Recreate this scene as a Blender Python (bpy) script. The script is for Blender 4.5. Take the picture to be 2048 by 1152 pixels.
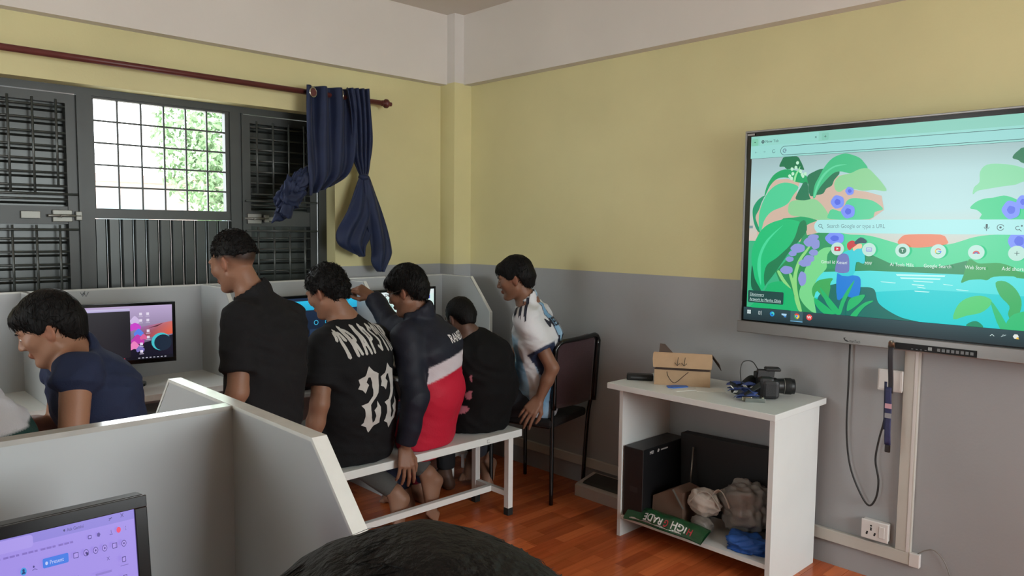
import bpy, bmesh, math, random
import numpy as np
from mathutils import Vector, Matrix, geometry
from mathutils.bvhtree import BVHTree

for o in list(bpy.data.objects):
    bpy.data.objects.remove(o, do_unlink=True)
scene = bpy.context.scene
COL = scene.collection
RND = random.Random(7)

# ---------------------------------------------------------------- camera
cam_d = bpy.data.cameras.new('camera')
cam_d.sensor_width = 36.0
cam_d.lens = 1508.0 / 2048.0 * 36.0
cam_d.clip_start = 0.02
cam = bpy.data.objects.new('camera', cam_d)
COL.objects.link(cam)
YAW, PITCH, ROLL = 0.7656, -0.0772, 0.0103
_f = Vector((math.sin(YAW) * math.cos(PITCH), math.cos(YAW) * math.cos(PITCH), math.sin(PITCH)))
_r = Vector((math.cos(YAW), -math.sin(YAW), 0))
_u = _r.cross(_f)
_r2 = _r * math.cos(ROLL) + _u * math.sin(ROLL)
_u2 = -_r * math.sin(ROLL) + _u * math.cos(ROLL)
cam.matrix_world = Matrix(((_r2.x, _u2.x, -_f.x, -3.355), (_r2.y, _u2.y, -_f.y, -4.049), (_r2.z, _u2.z, -_f.z, 1.5), (0, 0, 0, 1)))
scene.camera = cam

# ---------------------------------------------------------------- world, lights, exposure
world = bpy.data.worlds.new('world')
scene.world = world
world.use_nodes = True
_bg = world.node_tree.nodes['Background']
_bg.inputs['Color'].default_value = (0.9, 0.97, 1.0, 1)
_bg.inputs['Strength'].default_value = 11.0

def area_light(name, loc, direction, sx, sy, power, color):
    d = bpy.data.lights.new(name, 'AREA')
    d.shape = 'RECTANGLE'
    d.size, d.size_y, d.energy, d.color = sx, sy, power, color
    o = bpy.data.objects.new(name, d)
    COL.objects.link(o)
    o.location = loc
    o.rotation_euler = Vector(direction).to_track_quat('-Z', 'Z').to_euler()
    return o

# daylight through the rear opening behind the camera, plus an added left light
area_light('added_left_window_light', (-6.1, -1.35, 1.65), (1, -.05, -0.03), 1.7, 1.1, 38, (0.94, 0.99, 1.0))  # unseen left source, added to brighten the right wall
area_light('daylight_rear_window', (-1.35, -6.72, 1.65), (-.12, 1, -0.05), 2.2, 1.3, 100, (0.94, 0.99, 1.0))

scene.view_settings.view_transform = 'Standard'
scene.view_settings.look = 'None'
scene.view_settings.gamma = 1.0
scene.view_settings.use_curve_mapping = False
scene.view_settings.exposure = -0.28

# ---------------------------------------------------------------- helpers
def lin(c):
    c = c / 255.0
    return c / 12.92 if c <= 0.04045 else ((c + 0.055) / 1.055) ** 2.4

def rgb(h):
    if isinstance(h, str):
        h = h.lstrip('#')
        h = tuple(int(h[i:i + 2], 16) for i in (0, 2, 4))
    return (lin(h[0]), lin(h[1]), lin(h[2]), 1.0)

MATS = {}

def M(name, color, rough=0.5, metal=0.0, spec=0.5, var=0.0, vscale=8.0, bump=0.0, bscale=60.0, stretch=None, emit=0.0, coat=0.0, alpha=1.0, sheen=0.0, trans=0.0):
    if name in MATS:
        return MATS[name]
    m = bpy.data.materials.new(name)
    m.use_nodes = True
    nt = m.node_tree
    b = nt.nodes['Principled BSDF']
    c = rgb(color)
    b.inputs['Base Color'].default_value = c
    b.inputs['Roughness'].default_value = rough
    b.inputs['Metallic'].default_value = metal
    b.inputs['Specular IOR Level'].default_value = spec
    b.inputs['Coat Weight'].default_value = coat
    b.inputs['Sheen Weight'].default_value = sheen
    b.inputs['Transmission Weight'].default_value = trans
    if alpha < 1:
        b.inputs['Alpha'].default_value = alpha
    if emit > 0:
        b.inputs['Emission Color'].default_value = c
        b.inputs['Emission Strength'].default_value = emit
        b.inputs['Base Color'].default_value = (0.01, 0.01, 0.01, 1)
    if var > 0 or bump > 0:
        tc = nt.nodes.new('ShaderNodeTexCoord')
        mp = nt.nodes.new('ShaderNodeMapping')
        nt.links.new(tc.outputs['Object'], mp.inputs['Vector'])
        if stretch:
            mp.inputs['Scale'].default_value = stretch
        if var > 0:
            n = nt.nodes.new('ShaderNodeTexNoise')
            n.inputs['Scale'].default_value = vscale
            n.inputs['Detail'].default_value = 5
            nt.links.new(mp.outputs[0], n.inputs['Vector'])
            r = nt.nodes.new('ShaderNodeValToRGB')
            r.color_ramp.elements[0].position = 0.3
            r.color_ramp.elements[1].position = 0.7
            r.color_ramp.elements[0].color = tuple(x * (1 - var) for x in c[:3]) + (1,)
            r.color_ramp.elements[1].color = tuple(min(1, x * (1 + var)) for x in c[:3]) + (1,)
            nt.links.new(n.outputs['Fac'], r.inputs['Fac'])
            nt.links.new(r.outputs['Color'], b.inputs['Base Color'])
        if bump > 0:
            n2 = nt.nodes.new('ShaderNodeTexNoise')
            n2.inputs['Scale'].default_value = bscale
            n2.inputs['Detail'].default_value = 4
            nt.links.new(mp.outputs[0], n2.inputs['Vector'])
            bp = nt.nodes.new('ShaderNodeBump')
            bp.inputs['Strength'].default_value = bump
            bp.inputs['Distance'].default_value = 0.01
            nt.links.new(n2.outputs['Fac'], bp.inputs['Height'])
            nt.links.new(bp.outputs['Normal'], b.inputs['Normal'])
    MATS[name] = m
    return m

class MB:
    """collects shapes in world coordinates (through an optional matrix) for one mesh"""
    def __init__(self, T=None):
        self.v, self.f, self.T, self.sm, self.mi, self.cur = [], [], T, [], [], 0
    def add(self, vs, fs, smooth=False):
        k = len(self.v)
        for p in vs:
            p = Vector(p)
            self.v.append(self.T @ p if self.T is not None else p)
        for f in fs:
            self.f.append([i + k for i in f])
            self.sm.append(smooth)
            self.mi.append(self.cur)
        return self
    def box(self, a, b, bev=0.0):
        x0, y0, z0 = (min(a[i], b[i]) for i in range(3))
        x1, y1, z1 = (max(a[i], b[i]) for i in range(3))
        if bev <= 0:
            return self.add([(x0, y0, z0), (x1, y0, z0), (x1, y1, z0), (x0, y1, z0), (x0, y0, z1), (x1, y0, z1), (x1, y1, z1), (x0, y1, z1)],
                            [(0, 3, 2, 1), (4, 5, 6, 7), (0, 1, 5, 4), (1, 2, 6, 5), (2, 3, 7, 6), (3, 0, 4, 7)])
        bev = min(bev, (x1 - x0) * .49, (y1 - y0) * .49, (z1 - z0) * .49)
        bm = bmesh.new()
        bmesh.ops.create_cube(bm, size=1)
        for v in bm.verts:
            v.co = Vector((x0 + (v.co.x + .5) * (x1 - x0), y0 + (v.co.y + .5) * (y1 - y0), z0 + (v.co.z + .5) * (z1 - z0)))
        bmesh.ops.bevel(bm, geom=bm.edges[:], offset=bev, segments=2, profile=0.5, affect='EDGES')
        bm.verts.index_update()
        self.add([v.co.copy() for v in bm.verts], [[v.index for v in f.verts] for f in bm.faces])
        bm.free()
        return self
    def bar(self, p, q, w, h, up=(0, 0, 1)):
        p, q, up = Vector(p), Vector(q), Vector(up)
        d = (q - p).normalized()
        s = d.cross(up)
        if s.length < 1e-4:
            s = d.cross(Vector((0, 1, 0)))
        s.normalize()
        u = s.cross(d)
        vs = []
        for e in (p, q):
            for a, b in ((-1, -1), (1, -1), (1, 1), (-1, 1)):
                vs.append(e + s * (a * w / 2) + u * (b * h / 2))
        return self.add(vs, [(0, 1, 2, 3), (7, 6, 5, 4), (0, 4, 5, 1), (1, 5, 6, 2), (2, 6, 7, 3), (3, 7, 4, 0)])
    def tube(self, pts, r, n=8, caps=True):
        pts = [Vector(p) for p in pts]
        rs = r if isinstance(r, (list, tuple)) else [r] * len(pts)
        vs, fs = [], []
        ref = None
        for i, p in enumerate(pts):
            d = (pts[min(i + 1, len(pts) - 1)] - pts[max(i - 1, 0)])
            d = d.normalized() if d.length > 1e-9 else Vector((0, 0, 1))
            if ref is None:
                ref = d.orthogonal().normalized()
            ref = (ref - d * ref.dot(d))
            ref = ref.normalized() if ref.length > 1e-6 else d.orthogonal().normalized()
            s = d.cross(ref)
            for k in range(n):
                a = 2 * math.pi * k / n
                vs.append(p + (ref * math.cos(a) + s * math.sin(a)) * rs[i])
        for i in range(len(pts) - 1):
            for k in range(n):
                fs.append((i * n + k, i * n + (k + 1) % n, (i + 1) * n + (k + 1) % n, (i + 1) * n + k))
        self.add(vs, fs, True)
        if caps:
            b = len(self.v) - len(vs)
            self.f.append([b + k for k in range(n)][::-1]); self.sm.append(False); self.mi.append(self.cur)
            self.f.append([b + (len(pts) - 1) * n + k for k in range(n)]); self.sm.append(False); self.mi.append(self.cur)
        return self
    def cyl(self, p, q, r, n=16, r2=None):
        return self.tube([p, q], [r, r if r2 is None else r2], n)
    def lathe(self, axis_p, axis_d, prof, n=20):
        """prof: list of (radius, height)"""
        p, d = Vector(axis_p), Vector(axis_d).normalized()
        a = d.orthogonal().normalized(); s = d.cross(a)
        vs, fs = [], []
        for r, h in prof:
            for k in range(n):
                t = 2 * math.pi * k / n
                vs.append(p + d * h + (a * math.cos(t) + s * math.sin(t)) * max(r, 1e-5))
        for i in range(len(prof) - 1):
            for k in range(n):
                fs.append((i * n + k, i * n + (k + 1) % n, (i + 1) * n + (k + 1) % n, (i + 1) * n + k))
        return self.add(vs, fs, True)
    def prism(self, poly, ext):
        """poly: coplanar 3D points, ext: extrusion vector"""
        n = len(poly)
        e = Vector(ext)
        vs = [Vector(p) for p in poly] + [Vector(p) + e for p in poly]
        fs = [tuple(range(n))[::-1], tuple(range(n, 2 * n))] + [(i, (i + 1) % n, n + (i + 1) % n, n + i) for i in range(n)]
        return self.add(vs, fs)
    def sphere(self, c, r, nu=14, nv=10, T=None):
        r = r if isinstance(r, (tuple, list)) else (r, r, r)
        vs, fs = [], []
        for j in range(nv + 1):
            th = math.pi * j / nv
            for i in range(nu):
                ph = 2 * math.pi * i / nu
                q = Vector((r[0] * math.sin(th) * math.cos(ph), r[1] * math.sin(th) * math.sin(ph), r[2] * math.cos(th)))
                vs.append(Vector(c) + (T @ q if T is not None else q))
        for j in range(nv):
            for i in range(nu):
                fs.append((j * nu + i, (j + 1) * nu + i, (j + 1) * nu + (i + 1) % nu, j * nu + (i + 1) % nu))
        return self.add(vs, fs, True)
    def sheet(self, fn, nu, nv, thick=0.0):
        """fn(u,v)->point; closed thin solid when thick>0"""
        P = [[Vector(fn(i / nu, j / nv)) for i in range(nu + 1)] for j in range(nv + 1)]
        def idx(i, j): return j * (nu + 1) + i
        vs = [P[j][i] for j in range(nv + 1) for i in range(nu + 1)]
        fs = [(idx(i, j), idx(i + 1, j), idx(i + 1, j + 1), idx(i, j + 1)) for j in range(nv) for i in range(nu)]
        if thick > 0:
            nrm = []
            for j in range(nv + 1):
                for i in range(nu + 1):
                    du = P[j][min(i + 1, nu)] - P[j][max(i - 1, 0)]
                    dv = P[min(j + 1, nv)][i] - P[max(j - 1, 0)][i]
                    n = du.cross(dv)
                    nrm.append(n.normalized() if n.length > 1e-12 else Vector((0, 0, 1)))
            k = len(vs)
            vs = vs + [vs[i] - nrm[i] * thick for i in range(k)]
            fs = fs + [tuple(a + k for a in f[::-1]) for f in fs]
            rim = [idx(i, 0) for i in range(nu)] + [idx(nu, j) for j in range(nv)] + [idx(i, nv) for i in range(nu, 0, -1)] + [idx(0, j) for j in range(nv, 0, -1)]
            for a, b in zip(rim, rim[1:] + rim[:1]):
                fs.append((b, a, a + k, b + k))
        return self.add(vs, fs, True)

WLOC = {}

def link(o, parent, base):
    COL.objects.link(o)
    o.location = base
    if parent is not None:
        o.parent = parent
        o.matrix_parent_inverse = Matrix.Translation(-Vector(WLOC[parent.name]))
    WLOC[o.name] = tuple(base)

def obj(name, mb, mat, parent=None, label=None, cat=None, group=None, kind=None, attrs=None):
    me = bpy.data.meshes.new(name)
    vs = mb.v
    xs = [v[0] for v in vs]; ys = [v[1] for v in vs]; zs = [v[2] for v in vs]
    base = Vector(((min(xs) + max(xs)) / 2, (min(ys) + max(ys)) / 2, min(zs)))
    me.from_pydata([Vector(v) - base for v in vs], [], mb.f)
    me.polygons.foreach_set('use_smooth', [bool(s) for s in mb.sm])
    ms = mat if isinstance(mat, (list, tuple)) else [mat]
    for m in ms:
        me.materials.append(m)
    if len(ms) > 1:
        me.polygons.foreach_set('material_index', mb.mi)
    if attrs:
        for an, (dt, dat) in attrs.items():
            a = me.attributes.new(an, 'FLOAT_COLOR' if dt == 'c' else 'FLOAT', 'POINT')
            a.data.foreach_set('color' if dt == 'c' else 'value', dat)
    me.update()
    o = bpy.data.objects.new(name, me)
    link(o, parent, base)
    tag(o, label, cat, group, kind)
    return o

def npobj(name, V, F, mat, parent=None, smooth=True, attrs=None, **kw):
    """mesh straight from numpy arrays (quads or triangles)"""
    V = np.asarray(V, dtype=np.float64)
    base = np.array([(V[:, 0].min() + V[:, 0].max()) / 2, (V[:, 1].min() + V[:, 1].max()) / 2, V[:, 2].min()])
    me = bpy.data.meshes.new(name)
    me.from_pydata((V - base).tolist(), [], [list(f) for f in F] if not isinstance(F, np.ndarray) else F.tolist())
    if smooth:
        me.polygons.foreach_set('use_smooth', [True] * len(me.polygons))
    for m in (mat if isinstance(mat, (list, tuple)) else [mat]):
        me.materials.append(m)
    if attrs:
        for an, arr in attrs.items():
            arr = np.asarray(arr, dtype=np.float32)
            if arr.ndim == 2:
                a = me.attributes.new(an, 'FLOAT_COLOR', 'POINT'); a.data.foreach_set('color', arr.ravel())
            else:
                a = me.attributes.new(an, 'FLOAT', 'POINT'); a.data.foreach_set('value', arr)
    me.update()
    o = bpy.data.objects.new(name, me)
    link(o, parent, Vector(base))
    tag(o, kw.get('label'), kw.get('cat'), kw.get('group'), kw.get('kind'))
    return o

def tag(o, label=None, cat=None, group=None, kind=None):
    if label: o['label'] = label
    if cat: o['category'] = cat
    if group: o['group'] = group
    if kind: o['kind'] = kind
    return o

def thing(name, label, cat, loc, group=None):
    o = bpy.data.objects.new(name, None)
    o.empty_display_size = 0.1
    link(o, None, Vector(loc))
    return tag(o, label, cat, group)

def struct(name, mb, mat, parent=None):
    return obj(name, mb, mat, parent, kind=None if parent else 'structure')

def smooth_closed(pts, sub=4):
    n = len(pts); out = []
    for i in range(n):
        p0, p1, p2, p3 = (Vector(pts[(i + k - 1) % n]) for k in range(4))
        for s in range(sub):
            t = s / sub
            out.append(0.5 * ((2 * p1) + (-p0 + p2) * t + (2 * p0 - 5 * p1 + 4 * p2 - p3) * t * t + (-p0 + 3 * p1 - 3 * p2 + p3) * t ** 3))
    return out

def spline(pts, sub=6):
    out = []; n = len(pts)
    for i in range(n - 1):
        p0, p1, p2, p3 = Vector(pts[max(i - 1, 0)]), Vector(pts[i]), Vector(pts[i + 1]), Vector(pts[min(i + 2, n - 1)])
        for s in range(sub):
            t = s / sub
            out.append(0.5 * ((2 * p1) + (-p0 + p2) * t + (2 * p0 - 5 * p1 + 4 * p2 - p3) * t * t + (-p0 + 3 * p1 - 3 * p2 + p3) * t ** 3))
    out.append(Vector(pts[-1]))
    return out

def fill2d(poly):
    """triangulate a 2D polygon -> (verts2d, tris)"""
    tris = geometry.tessellate_polygon([[Vector((p[0], p[1], 0)) for p in poly]])
    out = []
    for a, b, c in tris:
        cr = (poly[b][0] - poly[a][0]) * (poly[c][1] - poly[a][1]) - (poly[b][1] - poly[a][1]) * (poly[c][0] - poly[a][0])
        out.append((a, b, c) if cr > 0 else (a, c, b))
    return [tuple(p[:2]) for p in poly], out

def text2d(s, size, align='LEFT', bold=0.0, sx=1.0):
    cu = bpy.data.curves.new('t', 'FONT')
    cu.body = s; cu.size = size; cu.align_x = align; cu.offset = bold; cu.resolution_u = 3
    o = bpy.data.objects.new('t', cu)
    me = bpy.data.meshes.new_from_object(o)
    vs = [(v.co.x * sx, v.co.y) for v in me.vertices]
    fs = [list(p.vertices) for p in me.polygons]
    bpy.data.objects.remove(o); bpy.data.curves.remove(cu); bpy.data.meshes.remove(me)
    return vs, fs
# ================================================================ room shell
H_CEIL, Z_BEAM, Z_DADO = 2.905, 2.454, 1.262
XL, YF = -6.2, -6.8

def wall_paint():
    m = bpy.data.materials.new('wall_paint'); m.use_nodes = True
    nt = m.node_tree; b = nt.nodes['Principled BSDF']
    g = nt.nodes.new('ShaderNodeNewGeometry'); sx = nt.nodes.new('ShaderNodeSeparateXYZ')
    nt.links.new(g.outputs['Position'], sx.inputs[0])
    dv = nt.nodes.new('ShaderNodeMath'); dv.operation = 'DIVIDE'; dv.inputs[1].default_value = 3.0
    nt.links.new(sx.outputs['Z'], dv.inputs[0])
    r = nt.nodes.new('ShaderNodeValToRGB'); r.color_ramp.interpolation = 'CONSTANT'
    e = r.color_ramp.elements
    e[0].position = 0; e[0].color = rgb('#9b9d9e')
    e[1].position = Z_DADO / 3; e[1].color = rgb('#cfc796')
    w = e.new(Z_BEAM / 3); w.color = rgb('#cfcac3')
    nt.links.new(dv.outputs[0], r.inputs['Fac'])
    n = nt.nodes.new('ShaderNodeTexNoise'); n.inputs['Scale'].default_value = 1.7; n.inputs['Detail'].default_value = 6
    nt.links.new(g.outputs['Position'], n.inputs['Vector'])
    mr = nt.nodes.new('ShaderNodeMapRange'); mr.inputs['From Min'].default_value = .3; mr.inputs['From Max'].default_value = .7
    mr.inputs['To Min'].default_value = .94; mr.inputs['To Max'].default_value = 1.05
    nt.links.new(n.outputs['Fac'], mr.inputs['Value'])
    mx = nt.nodes.new('ShaderNodeMix'); mx.data_type = 'RGBA'; mx.blend_type = 'MULTIPLY'; mx.inputs['Factor'].default_value = 1
    nt.links.new(r.outputs['Color'], mx.inputs[6]); nt.links.new(mr.outputs[0], mx.inputs[7])
    nt.links.new(mx.outputs[2], b.inputs['Base Color'])
    b.inputs['Roughness'].default_value = .55; b.inputs['Specular IOR Level'].default_value = .3
    n2 = nt.nodes.new('ShaderNodeTexNoise'); n2.inputs['Scale'].default_value = 90
    nt.links.new(g.outputs['Position'], n2.inputs['Vector'])
    bp = nt.nodes.new('ShaderNodeBump'); bp.inputs['Strength'].default_value = .12; bp.inputs['Distance'].default_value = .004
    nt.links.new(n2.outputs['Fac'], bp.inputs['Height']); nt.links.new(bp.outputs[0], b.inputs['Normal'])
    return m
PAINT = wall_paint()
CEILM = M('ceiling_paint', '#cdc5ba', .7, var=.04, vscale=1.2)
BEAMM = M('beam_paint', '#d2ccc3', .6, var=.03, vscale=2, bump=.05)

def wall_with_holes(name, axis, pos, thick, u0, u1, z0, z1, holes):
    """axis 'x': wall plane at x=pos spanning y; 'y': wall plane at y=pos spanning x. one mesh, real openings."""
    mb = MB()
    us = sorted({u0, u1, *[h[0] for h in holes], *[h[1] for h in holes]})
    zs = sorted({z0, z1, *[h[2] for h in holes], *[h[3] for h in holes]})
    for a, b in zip(us, us[1:]):
        for c, d in zip(zs, zs[1:]):
            cu, cz = (a + b) / 2, (c + d) / 2
            if any(h[0] < cu < h[1] and h[2] < cz < h[3] for h in holes):
                continue
            if axis == 'y': mb.box((a, pos, c), (b, pos + thick, d))
            else: mb.box((pos, a, c), (pos + thick, b, d))
    return struct(name, mb, PAINT)

WX0, WX1, WZ0, WZ1 = -3.0, -0.955, 1.02, 2.17
wall_with_holes('wall_back', 'y', 0.0, 0.24, XL - .2, 0.2, -.1, 3.0, [(WX0, WX1, WZ0, WZ1)])
wall_with_holes('wall_right', 'x', 0.0, 0.2, YF, 0.0, -.1, 3.0, [])
wall_with_holes('wall_left', 'x', XL - .2, 0.2, YF, 0.0, -.1, 3.0, [(-2.25, -.45, 1.05, 2.25)])  # opening added to let light onto the right wall
wall_with_holes('wall_front', 'y', YF - .2, 0.2, XL - .2, 0.2, -.1, 3.0, [(-2.5, -.2, 1.0, 2.3)])
struct('ceiling', MB().box((XL - .2, YF - .2, H_CEIL), (.2, .24, H_CEIL + .12)), CEILM)
P_ = .146
struct('column', MB().box((-P_, -P_, 0), (0, 0, H_CEIL)), PAINT)
BP = .068
struct('ceiling_beam', MB().box((XL, -BP, Z_BEAM), (-P_, 0, H_CEIL)), BEAMM)
struct('ceiling_beam', MB().box((-BP, YF, Z_BEAM), (0, -P_, H_CEIL)), BEAMM)

# ---- floor: laminate boards laid along x
def wood(name, tint=True):
    m = bpy.data.materials.new(name); m.use_nodes = True
    nt = m.node_tree; b = nt.nodes['Principled BSDF']
    g = nt.nodes.new('ShaderNodeNewGeometry')
    mp = nt.nodes.new('ShaderNodeMapping'); mp.inputs['Scale'].default_value = (2.2, 30, 1)
    oi = nt.nodes.new('ShaderNodeObjectInfo')
    nt.links.new(g.outputs['Position'], mp.inputs['Vector'])
    n = nt.nodes.new('ShaderNodeTexNoise'); n.inputs['Scale'].default_value = 1.4; n.inputs['Detail'].default_value = 6
    nt.links.new(mp.outputs[0], n.inputs['Vector'])
    # printed strips inside each board
    br = nt.nodes.new('ShaderNodeTexBrick'); br.offset = .37; br.inputs['Scale'].default_value = 1
    br.inputs['Brick Width'].default_value = .36; br.inputs['Row Height'].default_value = .0625
    br.inputs['Mortar Size'].default_value = 0.0006
    br.inputs['Color1'].default_value = rgb('#c96b3a'); br.inputs['Color2'].default_value = rgb('#a54c27'); br.inputs['Mortar'].default_value = rgb('#8c4424')
    br.inputs['Bias'].default_value = -.1
    nt.links.new(g.outputs['Position'], br.inputs['Vector'])
    mr = nt.nodes.new('ShaderNodeMapRange'); mr.inputs['From Min'].default_value = .25; mr.inputs['From Max'].default_value = .75
    mr.inputs['To Min'].default_value = .8; mr.inputs['To Max'].default_value = 1.18
    nt.links.new(n.outputs['Fac'], mr.inputs['Value'])
    mr2 = nt.nodes.new('ShaderNodeMapRange'); mr2.inputs['To Min'].default_value = .82; mr2.inputs['To Max'].default_value = 1.15
    nt.links.new(oi.outputs['Random'], mr2.inputs['Value'])
    ml = nt.nodes.new('ShaderNodeMath'); ml.operation = 'MULTIPLY'
    nt.links.new(mr.outputs[0], ml.inputs[0]); nt.links.new(mr2.outputs[0], ml.inputs[1])
    mx = nt.nodes.new('ShaderNodeMix'); mx.data_type = 'RGBA'; mx.blend_type = 'MULTIPLY'; mx.inputs['Factor'].default_value = 1
    nt.links.new(br.outputs['Color'], mx.inputs[6]); nt.links.new(ml.outputs[0], mx.inputs[7])
    nt.links.new(mx.outputs[2], b.inputs['Base Color'])
    b.inputs['Roughness'].default_value = .2; b.inputs['Specular IOR Level'].default_value = .45
    return m
WOOD = wood('laminate')
floor = struct('floor', MB().box((XL, YF, -.1), (0, 0, -.006)), WOOD)
plank_me = None
PW, PL = .125, .9
for j in range(26):
    y1 = -.0 - j * PW
    off = (j * .37) % PL
    x = 0.0
    first = True
    while x > -2.35:
        L = off if (first and off > .1) else PL
        first = False
        if plank_me is not None and abs(L - PL) < 1e-6:
            o = bpy.data.objects.new('plank', plank_me)
            link(o, floor, Vector((x - L / 2, y1 - PW / 2, -.006)))
        else:
            o = obj('plank', MB().box((x - L + .0007, y1 - PW + .0007, -.006), (x - .0007, y1 - .0007, 0)), WOOD, floor)
            if abs(L - PL) < 1e-6: plank_me = o.data
        x -= L
struct('floor_margin', MB().box((XL, YF, -.006), (-3.3, 0, -.0005)).box((-3.3, YF, -.006), (0, -26 * PW, -.0005)), WOOD, floor)

# ================================================================ window in the back wall
STEEL = M('dark_painted_steel', '#4a4e4b', .32, metal=.2, spec=.6, var=.12, vscale=5, bump=.03, bscale=25)
STEEL2 = M('dark_sheet_steel', '#2f3331', .3, metal=.4, spec=.6, var=.22, vscale=3.5, bump=.06, bscale=9)
CHROME = M('bolt_chrome', '#84847e', .45, metal=.7)
SILLM = M('frame_steel', '#343735', .4, metal=.2, var=.1)
YW = .10   # plane of the frame
win = thing('window_1', None, None, (-1.98, YW, WZ0)); win['kind'] = 'structure'
f = MB()
f.box((WX0, YW, WZ1 - .035), (WX1, YW + .06, WZ1)); f.box((WX0, YW, WZ0), (WX1, YW + .06, WZ0 + .04))
f.box((WX0, YW, WZ0 + .04), (WX0 + .04, YW + .06, WZ1 - .035)); f.box((WX1 - .045, YW, WZ0 + .04), (WX1, YW + .06, WZ1 - .035))
f.box((WX1 - .06, YW - .012, WZ0 + .04), (WX1 - .048, YW, WZ1 - .035))
f.box((-2.305, YW, WZ0 + .04), (-2.245, YW + .06, WZ1 - .035)); f.box((-1.552, YW, WZ0 + .04), (-1.49, YW + .06, WZ1 - .035))
f.box((-2.315, YW - .012, WZ0 + .04), (-2.305, YW + .02, WZ1 - .035)); f.box((-1.49, YW - .012, WZ0 + .04), (-1.48, YW + .02, WZ1 - .035))
obj('window_frame', f, SILLM, win)
# middle light: open grille above, fluted steel panel below
f = MB(); f.box((-2.245, YW + .01, 1.535), (-1.552, YW + .05, 1.585)); f.box((-2.245, YW + .01, 2.125), (-1.552, YW + .045, 2.135))
f.box((-1.575, YW + .012, 1.585), (-1.552, YW + .05, 2.125)); f.box((-2.245, YW + .02, 1.585), (-2.232, YW + .05, 2.125))
obj('sash_frame', f, SILLM, win)
g = thing('grille', None, None, (-1.9, YW, 1.585)); g.parent = win; g.matrix_parent_inverse = Matrix.Translation(-Vector(WLOC[win.name]))
for i in range(1, 6):
    x = -2.235 + i * .113
    obj('grille_bar', MB().bar((x, YW + .03, 1.58), (x, YW + .03, 2.13), .009, .009, (0, 1, 0)), SILLM, g)
for i in range(1, 5):
    z = 1.585 + i * .1085
    obj('grille_bar', MB().bar((-2.24, YW + .022, z), (-1.555, YW + .022, z), .009, .009), SILLM, g)
for i in range(11):
    x0 = -2.243 + i * .0628
    mb = MB(); d = .012
    pr = [(x0, YW + .04), (x0 + .009, YW + .04 - d), (x0 + .051, YW + .04 - d), (x0 + .06, YW + .04), (x0 + .0625, YW + .046), (x0, YW + .046)]
    mb.prism([(a, b, WZ0 + .05) for a, b in pr], (0, 0, 1.533 - WZ0 - .05))
    obj('panel_flute', mb, STEEL2, win)
# two steel shutter leaves with welded grilles
def leaf(x0, x1, side):
    t = thing('shutter_leaf', None, None, ((x0 + x1) / 2, YW, WZ0)); t.parent = win; t.matrix_parent_inverse = Matrix.Translation(-Vector(WLOC[win.name]))
    z0, z1 = WZ0 + .045, WZ1 - .04
    f = MB(); w = .045
    f.box((x0, YW + .005, z0), (x0 + w, YW + .05, z1)); f.box((x1 - w, YW + .005, z0), (x1, YW + .05, z1))
    f.box((x0 + w, YW + .005, z1 - w), (x1 - w, YW + .05, z1)); f.box((x0 + w, YW + .005, z0), (x1 - w, YW + .05, z0 + w))
    f.box((x0 + w, YW + .012, 1.505), (x1 - w, YW + .05, 1.59))
    obj('leaf_frame', f, SILLM, t)
    obj('sheet', MB().box((x0 + w, YW + .05, z0), (x1 - w, YW + .056, z1)), STEEL2, t)
    n = 0
    for k in range(16):
        z = 2.067 - k * .0632
        if 1.49 < z < 1.61 or z < z0 + .05: continue
        # pressed rib of the sheet and the welded rod in front of it
        obj('sheet_rib', MB().prism([(x0 + w, YW + .05, z - .026), (x0 + w, YW + .046, z - .02), (x0 + w, YW + .05, z - .014)], (x1 - x0 - 2 * w, 0, 0)), STEEL2, t)
        obj('grille_bar', MB().tube([(x0 + w - .01, YW + .012, z), (x1 - w + .01, YW + .012, z)], .0055, 6), STEEL, t)
    nb = int(round((x1 - x0) / .098)) - 1
    for k in range(nb):
        x = (x1 - .085 - k * .098) if side < 0 else (x0 + .085 + k * .098)
        obj('grille_bar', MB().tube([(x, YW + .002, z0 + .03), (x, YW + .002, 1.5)], .0055, 6), STEEL, t)
        obj('grille_bar', MB().tube([(x, YW + .002, 1.645 if 0 < k else 1.69), (x, YW + .002, z1 - .03)], .0055, 6), STEEL, t)
    for z in (1.648, 1.478):
        obj('grille_bar', MB().tube([(x0 + .01, YW - .006, z), (x1 - .005, YW - .006, z)], .006, 6), STEEL, t)
    return t
l1 = leaf(WX0 + .045, -2.315, -1)
l2 = leaf(-1.48, WX1 - .062, 1)
def bolt(x0, x1, z, par):
    y = YW - .004
    b = obj('slide_bolt', MB().box((x0, y, z - .03), (x1, y + .012, z + .028), .003), CHROME, par)
    obj('bolt_rod', MB().tube([(x0 - .02, y - .006, z), (x1 + .035, y - .006, z)], .007, 8).tube([(x0 + .03, y - .006, z), (x0 + .03, y - .03, z - .008)], .004, 6), CHROME, par)
    obj('bolt_keeper', MB().box((x1 + .012, y - .012, z - .022), (x1 + .04, y + .01, z + .022), .003), CHROME, par)
bolt(-2.43, -2.345, 1.545, l1)
obj('hasp', MB().box((-2.56, YW - .002, 1.53), (-2.48, YW + .01, 1.565), .002), CHROME, l1)
bolt(-1.46, -1.375, 1.548, l2)
obj('hasp', MB().box((-1.335, YW - .002, 1.535), (-1.27, YW + .01, 1.56), .002), CHROME, l2)

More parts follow.
